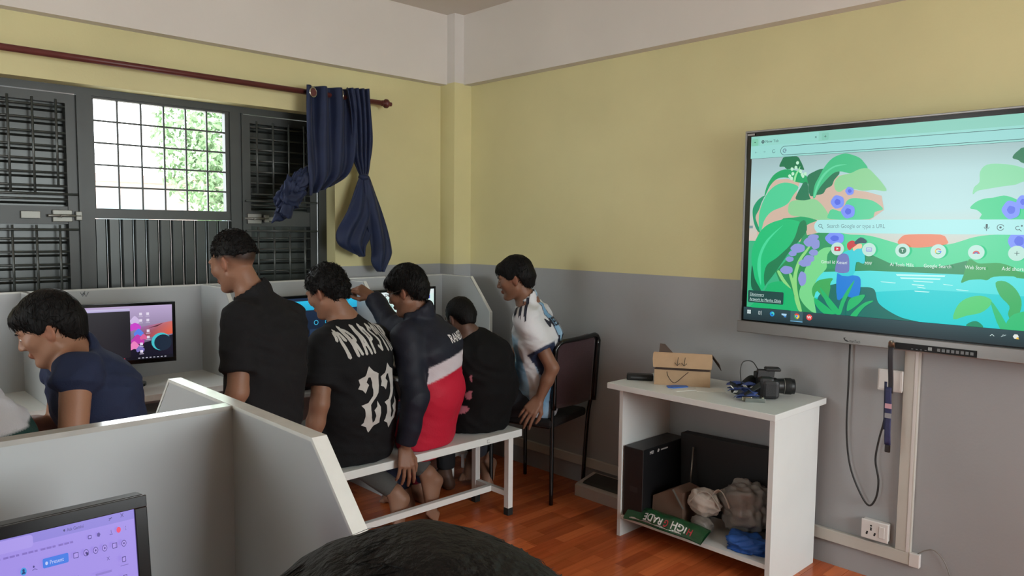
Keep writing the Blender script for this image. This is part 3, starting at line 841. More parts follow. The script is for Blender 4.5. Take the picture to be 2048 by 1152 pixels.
# sky backdrop
cols = [[(158, 186, 190), (170, 205, 207), (186, 205, 200), (214, 192, 178)], [(160, 190, 190), (178, 215, 216), (180, 220, 220), (205, 205, 192)]]
n = 12; vs, fs, cs = [], [], []
for i in range(n + 1):
    u = i / n; k = math.sin(math.pi * u) ** 1.2
    for j, b in enumerate((1.84, 1.74, 1.6, 1.45)):
        vs.append((S0 + (S1 - S0) * u, b)); cs.append(tuple(x * (1 - k) + y * k for x, y in zip(rgb(cols[0][j]), rgb(cols[1][j]))))
for i in range(n):
    for j in range(3): fs.append((i * 4 + j, i * 4 + j + 1, i * 4 + 5 + j, i * 4 + 4 + j)[::-1])
p.raw(vs, fs, cs)
p.rect(S0, 1.148, S1, 1.46, (60, 180, 130))
PIC=[((75,210,150),1,[364,1497,502,1494,583,1490,687,1462,752,1445,824,1449,902,1466,989,1495,1128,1502,1531,1506,1539,1366,372,1327]),
((225,130,95),1,[695,1459,706,1486,735,1497,850,1498,874,1478,874,1461,810,1449,752,1445]),
((40,140,90),0,[364,1497,398,1442,478,1416,586,1414,666,1379,741,1366,837,1370,892,1382,950,1400,948,1345,372,1321]),
((80,222,222),0,[310,1324,590,1344,930,1345,1222,1347,1540,1349,1551,1160,1147,1141,940,1142,752,1139,318,1126]),
((30,206,210),0,[315,1208,625,1258,794,1279,934,1278,1226,1274,1544,1289,1551,1156,1147,1141,940,1142,752,1139,318,1126]),
((50,160,85),1,[932,1313,939,1344,954,1405,985,1391,1016,1392,1058,1394,1100,1381,1135,1363,1333,1373,1334,1350,1136,1340,1102,1347,1040,1342,1019,1328,997,1330,958,1325]),
((190,245,240),0,[693,1335,876,1339,873,1333,697,1328]),
((190,245,240),0,[709,1323,860,1326,857,1320,713,1317]),
((190,245,240),0,[759,1312,835,1311,832,1308,763,1308]),
((190,245,240),0,[754,1298,803,1296,799,1292,758,1294]),
((190,245,240),0,[774,1289,808,1285,804,1283,778,1285]),
((190,245,240),0,[765,1272,823,1271,819,1268,769,1268]),
((190,245,240),0,[868,1305,905,1302,902,1300,872,1302]),
((190,245,240),0,[915,1287,960,1285,957,1283,919,1284]),
((190,245,240),0,[633,1302,695,1300,691,1297,638,1299]),
((18,110,100),1,[411,1269,546,1273,593,1274,614,1262,624,1225,638,1204,675,1180,726,1158,791,1145,768,1119,378,1114]),
((85,205,120),1,[912,1170,923,1222,953,1254,1000,1268,1036,1255,1033,1231,1004,1203,956,1187]),
((60,175,100),1,[1047,1320,1078,1327,1113,1300,1133,1258,1130,1214,1107,1183,1093,1206,1096,1236,1064,1272]),
((50,190,120),1,[1071,1145,1037,1236,1045,1241,1086,1176,1096,1143]),
((50,190,120),1,[1096,1143,1102,1197,1143,1220,1227,1246,1233,1148]),
((20,140,100),1,[958,1148,975,1166,997,1168,1015,1147]),
((28,118,80),1,[1078,1781,1082,1795,1097,1810,1111,1818,1176,1817,1180,1745,1114,1760,1096,1773]),
((135,215,165),1,[955,1652,958,1679,975,1698,975,1737,997,1762,1045,1762,1089,1753,1115,1743,1181,1727,1182,1702,1117,1694,1093,1684,1060,1680,1033,1676,1002,1671,970,1665]),
((60,205,140),1,[948,1600,967,1623,995,1635,1023,1638,1057,1645,1087,1636,1121,1620,1200,1612,1203,1552,999,1554,989,1576,971,1593]),
((208,180,162),0,[120,1685,145,1738,212,1742,271,1723,258,1675,365,1665,430,1743,495,1754,482,1688,563,1673,623,1655,635,1597,581,1556,356,1556,354,1508,356,1464,78,1459,66,1578]),
((25,115,75),1,[172,1798,182,1824,197,1841,252,1839,270,1819,286,1787,286,1777,254,1786,210,1784,195,1796]),
((20,165,100),1,[210,1784,254,1775,302,1749,308,1714,289,1718,249,1727,226,1742,193,1748,160,1741,134,1717,120,1693,105,1661,108,1689,119,1721,144,1759,177,1779]),
((25,150,105),1,[105,1668,75,1651,52,1619,48,1590,55,1549,68,1517,84,1499,88,1510,67,1557,66,1578,80,1604,91,1636]),
((75,205,150),1,[106,1657,127,1689,157,1713,198,1725,242,1717,266,1700,244,1668,223,1634,195,1616,150,1599,124,1578,106,1549,96,1510,84,1513,81,1578,91,1622]),
((30,120,85),1,[258,1647,262,1674,279,1705,289,1722,307,1718,316,1666,320,1645]),
((30,118,82),1,[305,1749,336,1768,374,1778,446,1763,424,1727,415,1704,391,1691,379,1671,351,1665,320,1663,310,1714]),
((60,190,130),1,[334,1655,339,1706,355,1740,380,1786,413,1821,456,1837,485,1834,525,1817,545,1797,562,1770,527,1768,495,1754,476,1756,446,1763,416,1754,377,1715,354,1682,345,1655]),
((95,212,160),1,[337,1659,346,1699,362,1736,385,1765,428,1790,477,1791,428,1783,395,1762,369,1729,353,1692,343,1659]),
((140,208,150),1,[427,1697,427,1720,447,1743,495,1754,527,1768,562,1770,592,1743,624,1706,641,1674,594,1680,547,1678,508,1687,475,1689,453,1676,436,1680]),
((25,165,105),1,[189,1556,248,1567,299,1572,342,1560,356,1553,321,1539,301,1522,280,1489,229,1489]),
((140,208,150),1,[222,1613,231,1637,260,1645,296,1643,341,1648,374,1624,403,1586,414,1559,370,1556,345,1560,299,1570,248,1574,225,1588]),
((80,205,150),1,[417,1559,406,1583,422,1603,463,1593,481,1635,507,1648,549,1644,584,1637,613,1620,631,1599,599,1588,578,1559]),
((40,150,95),0,[305,1520,314,1489,368,1501,444,1498,451,1348,409,1343,368,1310,355,1260,284,1255,276,1434]),
((25,190,120),1,[81,1487,96,1510,126,1535,171,1553,219,1560,263,1553,278,1542,262,1488,239,1445,204,1409,171,1380,130,1350,117,1302,123,1253,104,1232,72,1283,54,1347,53,1421]),
((25,125,80),1,[278,1542,303,1554,313,1512,291,1477,260,1442,244,1426,174,1320,133,1266,123,1253,117,1302,130,1350,171,1380,204,1409,239,1445,262,1488]),
((22,100,70),1,[56,1347,72,1283,104,1232,96,1223,60,1233,52,1282]),
((70,215,155),1,[104,1252,83,1328,89,1397,125,1467,203,1535,138,1467,102,1394,101,1325]),
((40,140,85),0,[174,1320,276,1434,310,1396,339,1267,360,1144,288,1146,219,1228]),
((25,180,110),1,[124,1233,142,1263,188,1277,226,1272,256,1242,270,1200,288,1146,222,1150,64,1147,67,1164]),
((120,215,140),1,[289,1224,299,1272,312,1339,334,1374,364,1413,394,1435,428,1436,410,1407,408,1369,406,1343,369,1299,356,1244,373,1149,352,1150,311,1183]),
((60,170,90),1,[357,1214,347,1252,369,1288,407,1301,438,1303,427,1279,433,1227,419,1199,371,1245]),
((18,110,100),0,[357,1210,419,1199,431,1276,491,1276,497,1145,371,1145]),
((15,125,215),1,[455,1326,489,1320,533,1321,555,1305,551,1235,522,1226,493,1231,460,1214]),
((50,205,215),1,[492,1425,521,1429,546,1437,560,1430,569,1394,563,1372,534,1378,522,1322,459,1326,467,1402]),
((110,120,185),1,[448,1333,450,1371,456,1401,478,1413,500,1403,506,1358,499,1332]),
((240,195,160),1,[517,1440,527,1455,552,1455,553,1437,535,1435,521,1425]),
((200,55,60),1,[493,1439,494,1458,512,1469,530,1462,534,1453,513,1436,503,1427]),
((40,80,90),1,[523,1462,547,1483,572,1470,569,1459,548,1459,530,1453]),
((30,182,108),1,[382,1261,418,1226,470,1169,474,1151,455,1151,416,1191]),
((30,182,108),1,[530,1302,514,1255,491,1197,478,1151,466,1161,486,1230]),
((30,182,108),1,[503,1179,512,1217,540,1234,576,1242,559,1210,528,1181,507,1168]),
((30,182,108),1,[519,1147,546,1183,581,1212,612,1219,578,1193,554,1161,544,1146]),
((30,182,108),1,[361,1214,401,1190,440,1163,452,1149,406,1147,366,1184]),
((140,215,130),1,[268,1239,258,1293,271,1356,290,1396,309,1420,339,1459,346,1463,317,1412,298,1384,284,1345,276,1294,285,1224,306,1150,292,1148,270,1200]),
((140,215,130),1,[182,1321,194,1325,217,1291,251,1249,230,1260,205,1282]),
((140,215,130),1,[239,1312,253,1308,267,1254,269,1215,255,1261]),
((140,150,215),1,[308,1431,305,1419,287,1412,266,1410,251,1418,241,1429,250,1441,265,1450,286,1449,304,1443]),
((140,150,215),1,[271,1407,269,1399,259,1395,247,1394,239,1399,233,1406,238,1413,246,1418,258,1418,269,1414]),
((140,150,215),1,[258,1381,256,1374,246,1369,234,1368,225,1373,220,1380,225,1387,233,1392,245,1392,256,1388]),
((140,150,215),1,[256,1332,253,1321,237,1314,219,1312,204,1319,196,1329,204,1340,217,1349,236,1348,252,1343]),
((140,150,215),1,[320,1296,318,1277,309,1266,297,1263,288,1276,283,1294,287,1313,295,1327,306,1325,317,1316]),
((140,150,215),1,[350,1459,348,1447,335,1440,320,1439,308,1447,301,1458,307,1469,318,1478,333,1477,347,1471]),
((140,150,215),1,[374,1452,372,1437,362,1430,349,1428,339,1438,334,1451,338,1465,347,1475,360,1473,371,1466]),
((140,150,215),1,[368,1414,366,1405,355,1400,343,1399,333,1405,327,1412,332,1420,341,1427,354,1426,365,1422]),
((140,150,215),1,[353,1386,351,1377,338,1371,323,1369,311,1376,304,1385,310,1394,321,1401,337,1400,350,1396]),
((140,150,215),1,[339,1367,336,1357,320,1351,302,1349,289,1356,281,1364,288,1374,301,1381,319,1381,335,1376]),
((140,150,215),1,[369,1482,366,1475,353,1471,338,1470,327,1475,320,1481,326,1488,337,1493,352,1493,366,1489]),
((120,145,245),1,[511,1678,509,1667,500,1662,489,1661,481,1668,475,1679,480,1689,487,1696,498,1694,508,1688]),
((80,105,225),1,[502,1678,501,1673,497,1671,492,1670,488,1674,486,1678,487,1683,491,1686,496,1685,500,1683]),
((120,145,245),1,[472,1632,469,1615,454,1607,437,1605,423,1617,415,1633,422,1649,434,1661,452,1659,468,1650]),
((80,105,225),1,[457,1633,456,1625,449,1621,441,1620,435,1626,431,1633,434,1640,440,1646,448,1644,455,1640]),
((120,145,245),1,[519,1592,516,1574,501,1565,483,1563,469,1576,461,1593,468,1609,481,1621,499,1619,515,1610]),
((80,105,225),1,[504,1592,502,1584,496,1580,488,1579,481,1585,478,1592,481,1600,486,1605,494,1604,502,1600]),
((120,145,245),1,[478,1478,474,1461,453,1453,427,1450,408,1461,397,1477,407,1492,425,1504,450,1502,473,1494]),
((80,105,225),1,[457,1478,455,1470,445,1466,434,1465,425,1470,420,1477,425,1484,433,1489,444,1489,454,1485]),
((120,145,245),1,[1112,1591,1109,1571,1094,1561,1077,1559,1063,1573,1054,1592,1061,1611,1073,1625,1091,1622,1107,1612]),
((80,105,225),1,[1097,1592,1095,1582,1089,1578,1081,1577,1075,1583,1071,1592,1074,1600,1079,1607,1087,1605,1095,1601]),
((120,145,245),1,[1141,1619,1139,1604,1128,1597,1115,1595,1105,1606,1099,1620,1104,1634,1113,1644,1126,1642,1138,1634]),
((80,105,225),1,[1130,1620,1129,1613,1124,1610,1118,1609,1114,1614,1111,1620,1113,1626,1117,1631,1123,1630,1128,1626]),
((120,145,245),1,[1148,1478,1145,1454,1128,1441,1107,1438,1090,1454,1080,1477,1088,1500,1103,1517,1124,1514,1143,1502]),
((80,105,225),1,[1130,1478,1129,1467,1121,1461,1112,1460,1104,1467,1100,1477,1103,1487,1110,1495,1119,1494,1128,1489]),
((190,235,205),1,[242,1783,242,1778,238,1776,234,1775,231,1779,229,1783,230,1788,233,1791,237,1790,241,1788]),
((190,235,205),1,[260,1789,260,1784,256,1782,252,1781,249,1785,247,1789,248,1794,251,1797,255,1796,259,1794]),
((190,235,205),1,[247,1762,246,1757,243,1755,238,1754,235,1758,233,1762,235,1767,238,1770,242,1769,246,1767]),
((190,235,205),1,[233,1752,232,1747,228,1745,224,1744,221,1748,219,1752,220,1757,224,1760,228,1759,232,1757]),
((190,235,205),1,[282,1770,282,1766,278,1763,274,1763,271,1766,269,1771,271,1775,274,1779,278,1778,281,1775]),
((190,235,205),1,[290,1756,290,1751,286,1749,282,1749,279,1752,277,1757,278,1761,281,1764,285,1764,289,1761]),
((190,235,205),1,[294,1749,293,1744,290,1742,286,1742,283,1745,281,1750,282,1754,285,1757,289,1757,293,1754]),
((190,235,205),1,[267,1809,266,1804,262,1802,258,1802,255,1805,253,1810,255,1814,258,1817,262,1816,266,1814]),
((190,235,205),1,[304,1759,304,1754,300,1752,296,1752,293,1755,291,1760,293,1764,295,1767,300,1766,303,1764]),
((190,235,205),1,[242,1741,242,1736,238,1734,234,1734,230,1737,228,1742,230,1746,233,1749,237,1749,241,1746]),
((150,225,160),1,[245,1731,251,1758,268,1785,273,1795,272,1781,259,1754,253,1727])]

def clip2(pts, lo, hi):
    """clip polygon to the screen's vertical strip"""
    for s, lim in ((1, lo), (-1, -hi)):
        out = []
        for i in range(len(pts)):
            a, b = pts[i], pts[(i + 1) % len(pts)]
            da, db = s * a[0] - lim, s * b[0] - lim
            if da >= 0: out.append(a)
            if (da >= 0) != (db >= 0):
                t = da / (da - db); out.append((a[0] + (b[0] - a[0]) * t, a[1] + (b[1] - a[1]) * t))
        pts = out
        if len(pts) < 3: return pts
    return pts
for c, sm, fl in PIC:
    pts = [(fl[i] / 1000, fl[i + 1] / 1000) for i in range(0, len(fl), 2)]
    if sm: pts = [tuple(q[:2]) for q in smooth_closed([(a, b, 0) for a, b in pts], 3)]
    pts = clip2(pts, S0, S1)
    pts = [(a, min(1.8395, max(1.1475, b))) for a, b in pts]
    if len(pts) > 2: p.poly(pts, c)
    if len(pts) > 2 and max(a for a, b in pts) < .27 and min(b for a, b in pts) > 1.2 and c[2] < 175: p.poly([(1.58 - a, b) for a, b in pts][::-1], c)
# browser frame
p.rect(S0, 1.897, S1, 1.941, (138, 205, 188)); p.rect(S0, 1.84, S1, 1.8975, (150, 215, 207))
p.rrect(.037, 1.898, .068, 1.93, .006, (125, 200, 170)); p.poly([(.047, 1.916), (.058, 1.916), (.0525, 1.911)], (50, 80, 80))
p.disc(.092, 1.914, .0075, (60, 85, 90)); p.disc(.092, 1.914, .003, (150, 215, 207), 10); p.text('New Tab', .104, 1.9085, .017, (70, 100, 105))
p.rrect(.075, 1.8965, .352, 1.9375, .006, (146, 212, 200)); p.disc(.092, 1.914, .0075, (60, 85, 90)); p.disc(.092, 1.914, .003, (150, 215, 207), 10); p.text('New Tab', .104, 1.9085, .017, (70, 100, 105))
for d in (1, -1): p.line([(.335, 1.916 - d * .004), (.343, 1.916 + d * .004)], .0015, (40, 70, 75))
p.rrect(.366, 1.9, .396, 1.932, .006, (128, 198, 178)); p.line([(.376, 1.916), (.386, 1.916)], .0018, (50, 80, 80)); p.line([(.381, 1.911), (.381, 1.921)], .0018, (50, 80, 80))
for a, d in ((.06, -1), (.1, 1)):
    p.line([(a - .006, 1.868), (a + .006, 1.868)], .0015, (115, 165, 165)); p.line([(a + d * .001, 1.864), (a + d * .006, 1.868), (a + d * .001, 1.872)], .0015, (115, 165, 165))
p.disc(.147, 1.868, .008, (80, 120, 125), 16, 40, 340, .006)
p.rrect(.179, 1.8465, 1.42, 1.8875, .0204, (45, 75, 80)); p.rrect(.181, 1.8485, 1.418, 1.8855, .0184, (152, 214, 210))
p.disc(.199, 1.867, .009, (90, 120, 140), 16, 20, 320, .006); p.line([(.2, 1.867), (.208, 1.867)], .003, (90, 120, 140))
p.rect(S0 + .006, 1.518, S0 + .024, 1.53, (120, 150, 155))
# search pill
p.rrect(.349, 1.5, 1.231, 1.5565, .0282, (168, 229, 228))
p.disc(.376, 1.531, .008, (70, 95, 100), 16, 0, 360, .006); p.line([(.382, 1.525), (.389, 1.518)], .0022, (70, 95, 100))
p.text('Search Google or type a URL', .405, 1.522, .0245, (110, 150, 155), width=.24)
p.rrect(1.0065, 1.523, 1.0135, 1.54, .0034, (50, 75, 80)); p.disc(1.01, 1.529, .009, (50, 75, 80), 12, 180, 360, .0072); p.line([(1.01, 1.521), (1.01, 1.513)], .002, (50, 75, 80))
p.disc(1.055, 1.527, .012, (50, 75, 80), 16, 20, 340, .0098); p.disc(1.055, 1.527, .004, (50, 75, 80), 10)
p.disc(1.11, 1.525, .008, (50, 75, 80), 16, 60, 330, .006); p.disc(1.122, 1.533, .003, (50, 75, 80), 8); p.line([(1.115, 1.52), (1.122, 1.513)], .002, (50, 75, 80))
# shortcuts
for k, (nm, w_) in enumerate((('Gmail Id Kesari', .112), ('MW', .028), ('AI Tools Mills', .09), ('Google Search', .098), ('Web Store', .07), ('Add shortcut', .09))):
    a = .455 + k * .1315; b = 1.4325
    p.disc(a, b, .0278, (186, 226, 214), 28)
    p.text(nm, a + (.0 if k else -.012), 1.368, .02, (225, 240, 235), 'CENTER', width=w_)
    if k == 0: p.rrect(a - .0135, b - .0095, a + .0135, b + .0095, .004, (205, 40, 70)); p.poly([(a - .004, b - .005), (a + .006, b), (a - .004, b + .005)], (245, 235, 235))
    if k == 1: p.rrect(a - .012, b - .009, a + .012, b + .009, .003, (150, 165, 215)); p.rrect(a - .009, b - .004, a + .009, b + .006, .002, (195, 215, 230)); p.line([(a - .006, b), (a + .006, b)], .002, (140, 155, 210))
    if k == 2: p.disc(a, b, .0145, (15, 120, 85), 20); p.text('T', a, b - .0065, .018, (225, 240, 235), 'CENTER', bold=.0004)
    if k == 3:
        for s0, s1, c in ((30, 140, (220, 65, 55)), (140, 215, (240, 185, 50)), (215, 320, (45, 165, 85)), (320, 362, (60, 125, 230))): p.disc(a, b, .0115, c, 10, s0, s1, .0078)
        p.rect(a, b - .0018, a + .0115, b + .0018, (60, 125, 230))
    if k == 4: p.disc(a, b - .006, .012, (215, 70, 65), 12, 0, 180); p.disc(a, b - .006, .0075, (95, 105, 175), 12, 0, 180); p.disc(a, b - .006, .0035, (150, 190, 190), 10, 0, 180)
    if k == 5: p.line([(a - .008, b), (a + .008, b)], .002, (40, 70, 70)); p.line([(a, b - .008), (a, b + .008)], .002, (40, 70, 70))
# credit note
p.rrect(.047, 1.172, .222, 1.229, .006, (28, 72, 68)); p.text('Discovery', .056, 1.2055, .0175, (205, 232, 228), width=.07); p.line([(.056, 1.2025), (.126, 1.2025)], .0012, (205, 232, 228))
p.text('Artwork by Martha Olivia', .056, 1.1825, .0175, (205, 232, 228), width=.155); p.line([(.056, 1.1795), (.211, 1.1795)], .0012, (205, 232, 228))
# taskbar
p.rect(S0 - .006, 1.089, S1, 1.1485, (28, 46, 52), (44, 72, 78))
q = 1.1265
for i in range(2):
    for j in range(2): p.rect(.046 + i * .0095, q - .0085 + j * .0095, .0545 + i * .0095, q + .0 + j * .0095, (205, 220, 220))
p.rect(.103, q - .008, .112, q + .008, (200, 215, 215)); p.rect(.105, q - .006, .110, q + .006, (40, 62, 68)); p.rect(.1165, q - .01, .1185, q + .01, (200, 215, 215))
p.disc(.171, q, .0115, (30, 140, 215), 20); p.disc(.174, q + .002, .007, (80, 215, 190), 14); p.disc(.1715, q - .002, .004, (25, 80, 160), 12)
p.poly([(.216, q + .006), (.241, q + .006), (.239, q - .003), (.231, q - .009), (.226, q - .003), (.217, q - .001)], (170, 210, 235)); p.rect(.228, q - .01, .239, q - .003, (70, 140, 205))
p.rect(.259, 1.101, .316, 1.1485, (62, 92, 98)); p.rect(.259, 1.101, .316, 1.1045, (110, 175, 215))
for s0, s1, c in ((30, 150, (220, 70, 55)), (150, 270, (60, 165, 85)), (270, 390, (240, 195, 70))): p.disc(.2885, q, .0125, c, 10, s0, s1, .004)
p.disc(.2885, q, .0058, (235, 240, 240), 14); p.disc(.2885, q, .0044, (60, 115, 215), 14)
p.disc(.346, q, .0135, (225, 70, 70), 22); p.text('W', .346, q - .0065, .018, (250, 240, 240), 'CENTER', bold=.0004)
p.line([(1.043, q - .006), (1.05, q), (1.057, q - .006)], .0022, (205, 225, 222)); p.line([(1.079, q - .006), (1.095, q + .003)], .0022, (160, 180, 180)); p.disc(1.087, q - .003, .006, (160, 180, 180), 12, 20, 160, .004)
p.disc(1.126, q, .0095, (225, 230, 225), 6); p.poly([(1.126, q - .009), (1.137, q - .009), (1.1315, q)], (240, 195, 70))
for k in range(5): p.rect(1.2 + k * .045, q - .006, 1.222 + k * .045, q + .006, (150, 175, 175))
p.rect(1.455, q - .008, 1.51, q - .003, (175, 198, 196)); p.rect(1.46, q + .003, 1.505, q + .008, (175, 198, 196))
p.build('screen', tv)
# maker's mark and control strip on the bottom bar
TC = Matrix(((0, 0, -1, XF - .0125), (-1, 0, 0, -2.223), (0, 1, 0, 0), (0, 0, 0, 1)))
lg = Pic(TC, .0001)
lg.poly([tuple(v[:2]) for v in smooth_closed([(.497, 1.052, 0), (.503, 1.047, 0), (.512, 1.043, 0), (.522, 1.038, 0), (.512, 1.037, 0), (.503, 1.041, 0), (.499, 1.046, 0)], 3)], (30, 30, 32))
lg.poly([(.497, 1.052), (.507, 1.054), (.503, 1.047)], (30, 30, 32)); lg.text('martTech', .522, 1.0355, .017, (30, 30, 32), width=.045)
npobj('maker_logo', [tuple(v) for v in lg.v], lg.f, M('logo_print', '#1c1c1e', .5), chn, smooth=False)
cs_ = obj('control_strip', MB().box((XF - .012, -2.223 - 1.003, 1.0305), (XF - .0145, -2.223 - .709, 1.0575), .001), BLKG, tv)
for k in range(8): obj('port', MB().box((XF - .0145, -2.223 - .865 - k * .0165, 1.038), (XF - .0152, -2.223 - .876 - k * .0165, 1.05)), M('port_grey', '#6c7275', .5), cs_)
obj('port', MB().box((XF - .0145, -2.223 - .832, 1.0385), (XF - .0152, -2.223 - .846, 1.0515)), M('port_light', '#8f9798', .5), cs_)
for k in range(4): obj('port', MB().box((XF - .0145, -2.223 - .77 - k * .0165, 1.036), (XF - .0152, -2.223 - .777 - k * .0165, 1.039)), MATS['port_grey'], cs_)
obj('corner_sticker', MB().box((XF - .004, YL - .012, ZT - .022), (XF - .0048, YL - .048, ZT - .013)), M('sticker_grey', '#9a9692', .6), tv)

# ================================================================ wall trunking, switch and socket plates
TRK = M('trunking_pvc', '#b9b6ad', .42, spec=.4, var=.05, vscale=6)
tr = thing('cable_trunking', 'beige plastic cable trunking along the foot of the right wall', 'trunking', (-.01, -1.6, .11))
obj('horizontal_run', MB().box((-.022, -3.0, .113), (-.001, -.15, .166), .002), TRK, tr)
obj('vertical_run', MB().box((-.022, -3.003, .1665), (-.001, -2.943, 1.03), .002), TRK, tr)
obj('lid_seam', MB().box((-.0235, -2.997, .1665), (-.022, -2.986, 1.03)), WHITEP, tr)
obj('end_cap', MB().box((-.024, -3.04, .111), (-.001, -3.0, .168), .002), WHITEP, tr)
def plate(name, label, cat, y0, y1, z0, z1):
    t = thing(name, label, cat, (0, (y0 + y1) / 2, z0))
    obj('back_box', MB().box((-.03, y0 + .003, z0 + .003), (0, y1 - .003, z1 - .003), .004), WHITEP, t)
    obj('face_plate', MB().box((-.038, y0, z0), (-.0302, y1, z1), .004), WHITEP, t)
    return t
so = plate('wall_socket', 'white wall socket box just above the beige trunking', 'socket', -2.918, -2.806, .182, .266)
HOLE = M('socket_hole', '#161514', .8)
yc = -2.848
for dy, z in ((0, .243), (0, .232), (0, .225), (-.017, .212), (.015, .212), (-.015, .205), (.017, .205)):
    obj('socket_hole', MB().cyl((-.0372, yc + dy, z), (-.0386, yc + dy, z), .0042, 10), HOLE, so)
obj('socket_rocker', MB().box((-.038, -2.905, .2), (-.0415, -2.882, .25), .002), WHITEP, so)
sw = plate('wall_switch_box', 'white blank switch box behind the hanging lanyard', 'switch', -2.945, -2.845, .838, .93)
obj('cover_lip', MB().box((-.038, -2.938, .846), (-.04, -2.852, .922), .003), WHITEP, sw)

# power cable looping under the display
pts = [(-2.721, 1.03), (-2.722, .837), (-2.723, .636), (-2.744, .484), (-2.792, .373), (-2.832, .326), (-2.86, .369), (-2.866, .447), (-2.85, .531), (-2.86, .621), (-2.881, .711), (-2.887, .799), (-2.884, .852)]
obj('power_cable', MB().tube(spline([(-.03 - (.01 if i > 9 else 0), y, z) for i, (y, z) in enumerate(pts)], 5), .0042, 8), CABLE, label='black power cable looping down from under the display', cat='cable')
obj('wall_wire', MB().tube(spline([(-.012, -3.03, .17), (-.014, -3.06, .195), (-.014, -3.09, .204), (-.014, -3.125, .177), (-.012, -3.15, .122), (-.008, -3.165, .05), (-.006, -3.17, .004)], 5), .0022, 6), M('grey_wire', '#77736d', .5), label='thin grey wire curling from the end of the trunking', cat='wire')

# lanyard hanging from the display
ly = thing('lanyard', 'navy lanyard with a pink tag hanging from the display edge', 'lanyard', (-.12, -2.918, .6))
LAN = M('navy_ribbon', '#2a2f57', .6, var=.15, vscale=40)
LAN2 = M('dark_ribbon', '#2b2a2f', .6)
mb = MB(); mb.sheet(lambda u, v: (-.108 - .004 * math.sin(6 * v), -2.908 - .02 * u - .006 * v, 1.035 - .19 * v), 4, 12, .002); obj('upper_strap', mb, LAN2, ly)
mb = MB(); mb.sheet(lambda u, v: (-.112 - .003 * math.sin(9 * v + u), -2.906 - .024 * u - .006 * v, .87 - .24 * v), 4, 14, .003); obj('strap', mb, LAN, ly)
mb = MB(); mb.sheet(lambda u, v: (-.106, -2.899 - .01 * u - .004 * v, .89 - .2 * v), 2, 8, .004); obj('strap', mb, M('deep_navy_ribbon', '#1d2340', .6), ly)
obj('pink_tag', MB().box((-.117, -2.934, .782), (-.1155, -2.908, .802)), M('pink_print', '#c79aa6', .6), ly)
obj('clear_clip', MB().box((-.117, -2.934, .742), (-.115, -2.909, .762)), M('clear_grey', '#8f9296', .2), ly)
obj('hook_clip', MB().box((-.118, -2.936, .598), (-.108, -2.914, .63), .004), M('dark_metal', '#3d3a39', .3, metal=.8), ly)
mb = MB()
for k in range(7):
    a = k * .9; mb.tube([(-.109 + .004 * math.cos(a), -2.905 - .004 * k, 1.05 - .005 * (k % 3)), (-.112, -2.911 - .003 * k, 1.06 + .004 * math.sin(a)), (-.108, -2.907 - .004 * k, 1.035)], .0018, 5)
obj('key_ring', mb, M('worn_metal', '#9c9688', .3, metal=.9), ly)

# ================================================================ curtain rod and curtain
RODM = M('maroon_rod', '#5b2a26', .4, spec=.4, var=.1, vscale=10)
YRD = -.09
rod = thing('curtain_rod', 'maroon curtain rod with a turned finial above the window', 'curtain rod', (-1.7, YRD, 2.25))
obj('rod', MB().tube([(-3.4, YRD, 2.272), (-.665, YRD, 2.268)], .0155, 14), RODM, rod)
obj('finial', MB().lathe((-.68, YRD, 2.268), (1, 0, 0), [(.0, 0), (.016, 0), (.018, .008), (.013, .012), (.02, .018), (.028, .03), (.028, .042), (.018, .054), (.009, .058), (.013, .064), (.013, .072), (0, .08)], 16), RODM, rod)
for x in (-.86, -3.2):
    obj('bracket', MB().box((x - .006, YRD - .004, 2.248), (x + .006, 0, 2.256)).box((x - .012, -.006, 2.225), (x + .012, 0, 2.29)).tube([(x, YRD, 2.285), (x, YRD - .018, 2.27), (x, YRD, 2.252)], .004, 6), RODM, rod)

CUR = M('navy_curtain_cloth', '#15213f', .6, spec=.3, var=.18, vscale=9, bump=.15, bscale=30, sheen=.1)
cur = thing('curtain', 'navy blue curtain swept aside and knotted at the rod end', 'curtain', (-.95, -.1, 1.23))
def interp(cv, v):
    n = len(cv) - 1; s = min(v * n, n - 1e-6); i = int(s); t = s - i
    p0, p1, p2, p3 = (Vector(cv[max(0, min(n, i + k - 1))]) for k in range(4))
    return 0.5 * ((2 * p1) + (-p0 + p2) * t + (2 * p0 - 5 * p1 + 4 * p2 - p3) * t * t + (-p0 + 3 * p1 - 3 * p2 + p3) * t ** 3)
def cloth(name, Lc, Rc, yfun, nu=40, nv=36, thick=.004):
    def fn(u, v):
        a, b = interp(Lc, v), interp(Rc, v); p = a.lerp(b, u)
        return (p.x, yfun(u, v), p.y)
    mb = MB(); mb.sheet(fn, nu, nv, thick); return obj(name, mb, CUR, cur)
A_L = [(-1.209, 2.3), (-1.214, 2.163), (-1.213, 2.023), (-1.208, 1.883), (-1.203, 1.771), (-1.205, 1.68)]
A_R = [(-.9, 2.318), (-.888, 2.198), (-.893, 2.053), (-.905, 1.91), (-.955, 1.807), (-1.075, 1.735)]
cloth('swept_drop', A_L, A_R, lambda u, v: -.115 - .028 * (1 - .45 * v) * math.cos(2 * math.pi * (3.1 * u - .12)) - .008 * math.sin(19 * u + 7 * v) * v - .02 * v)
B_L = [(-.955, 2.318), (-.93, 2.197), (-.918, 2.052), (-.906, 1.925), (-.872, 1.85), (-.85, 1.813)]
B_R = [(-.787, 2.331), (-.777, 2.213), (-.764, 2.065), (-.764, 1.975), (-.777, 1.884), (-.796, 1.816)]
cloth('knotted_drop', B_L, B_R, lambda u, v: -.13 - .02 * (1 - .4 * v) * math.cos(2 * math.pi * 4.6 * u + .6) - .006 * math.sin(31 * u + 5 * v) + .02 * v)
obj('knot', MB().sphere((-.824, -.115, 1.806), (.036, .03, .022), 12, 8), CUR, cur)
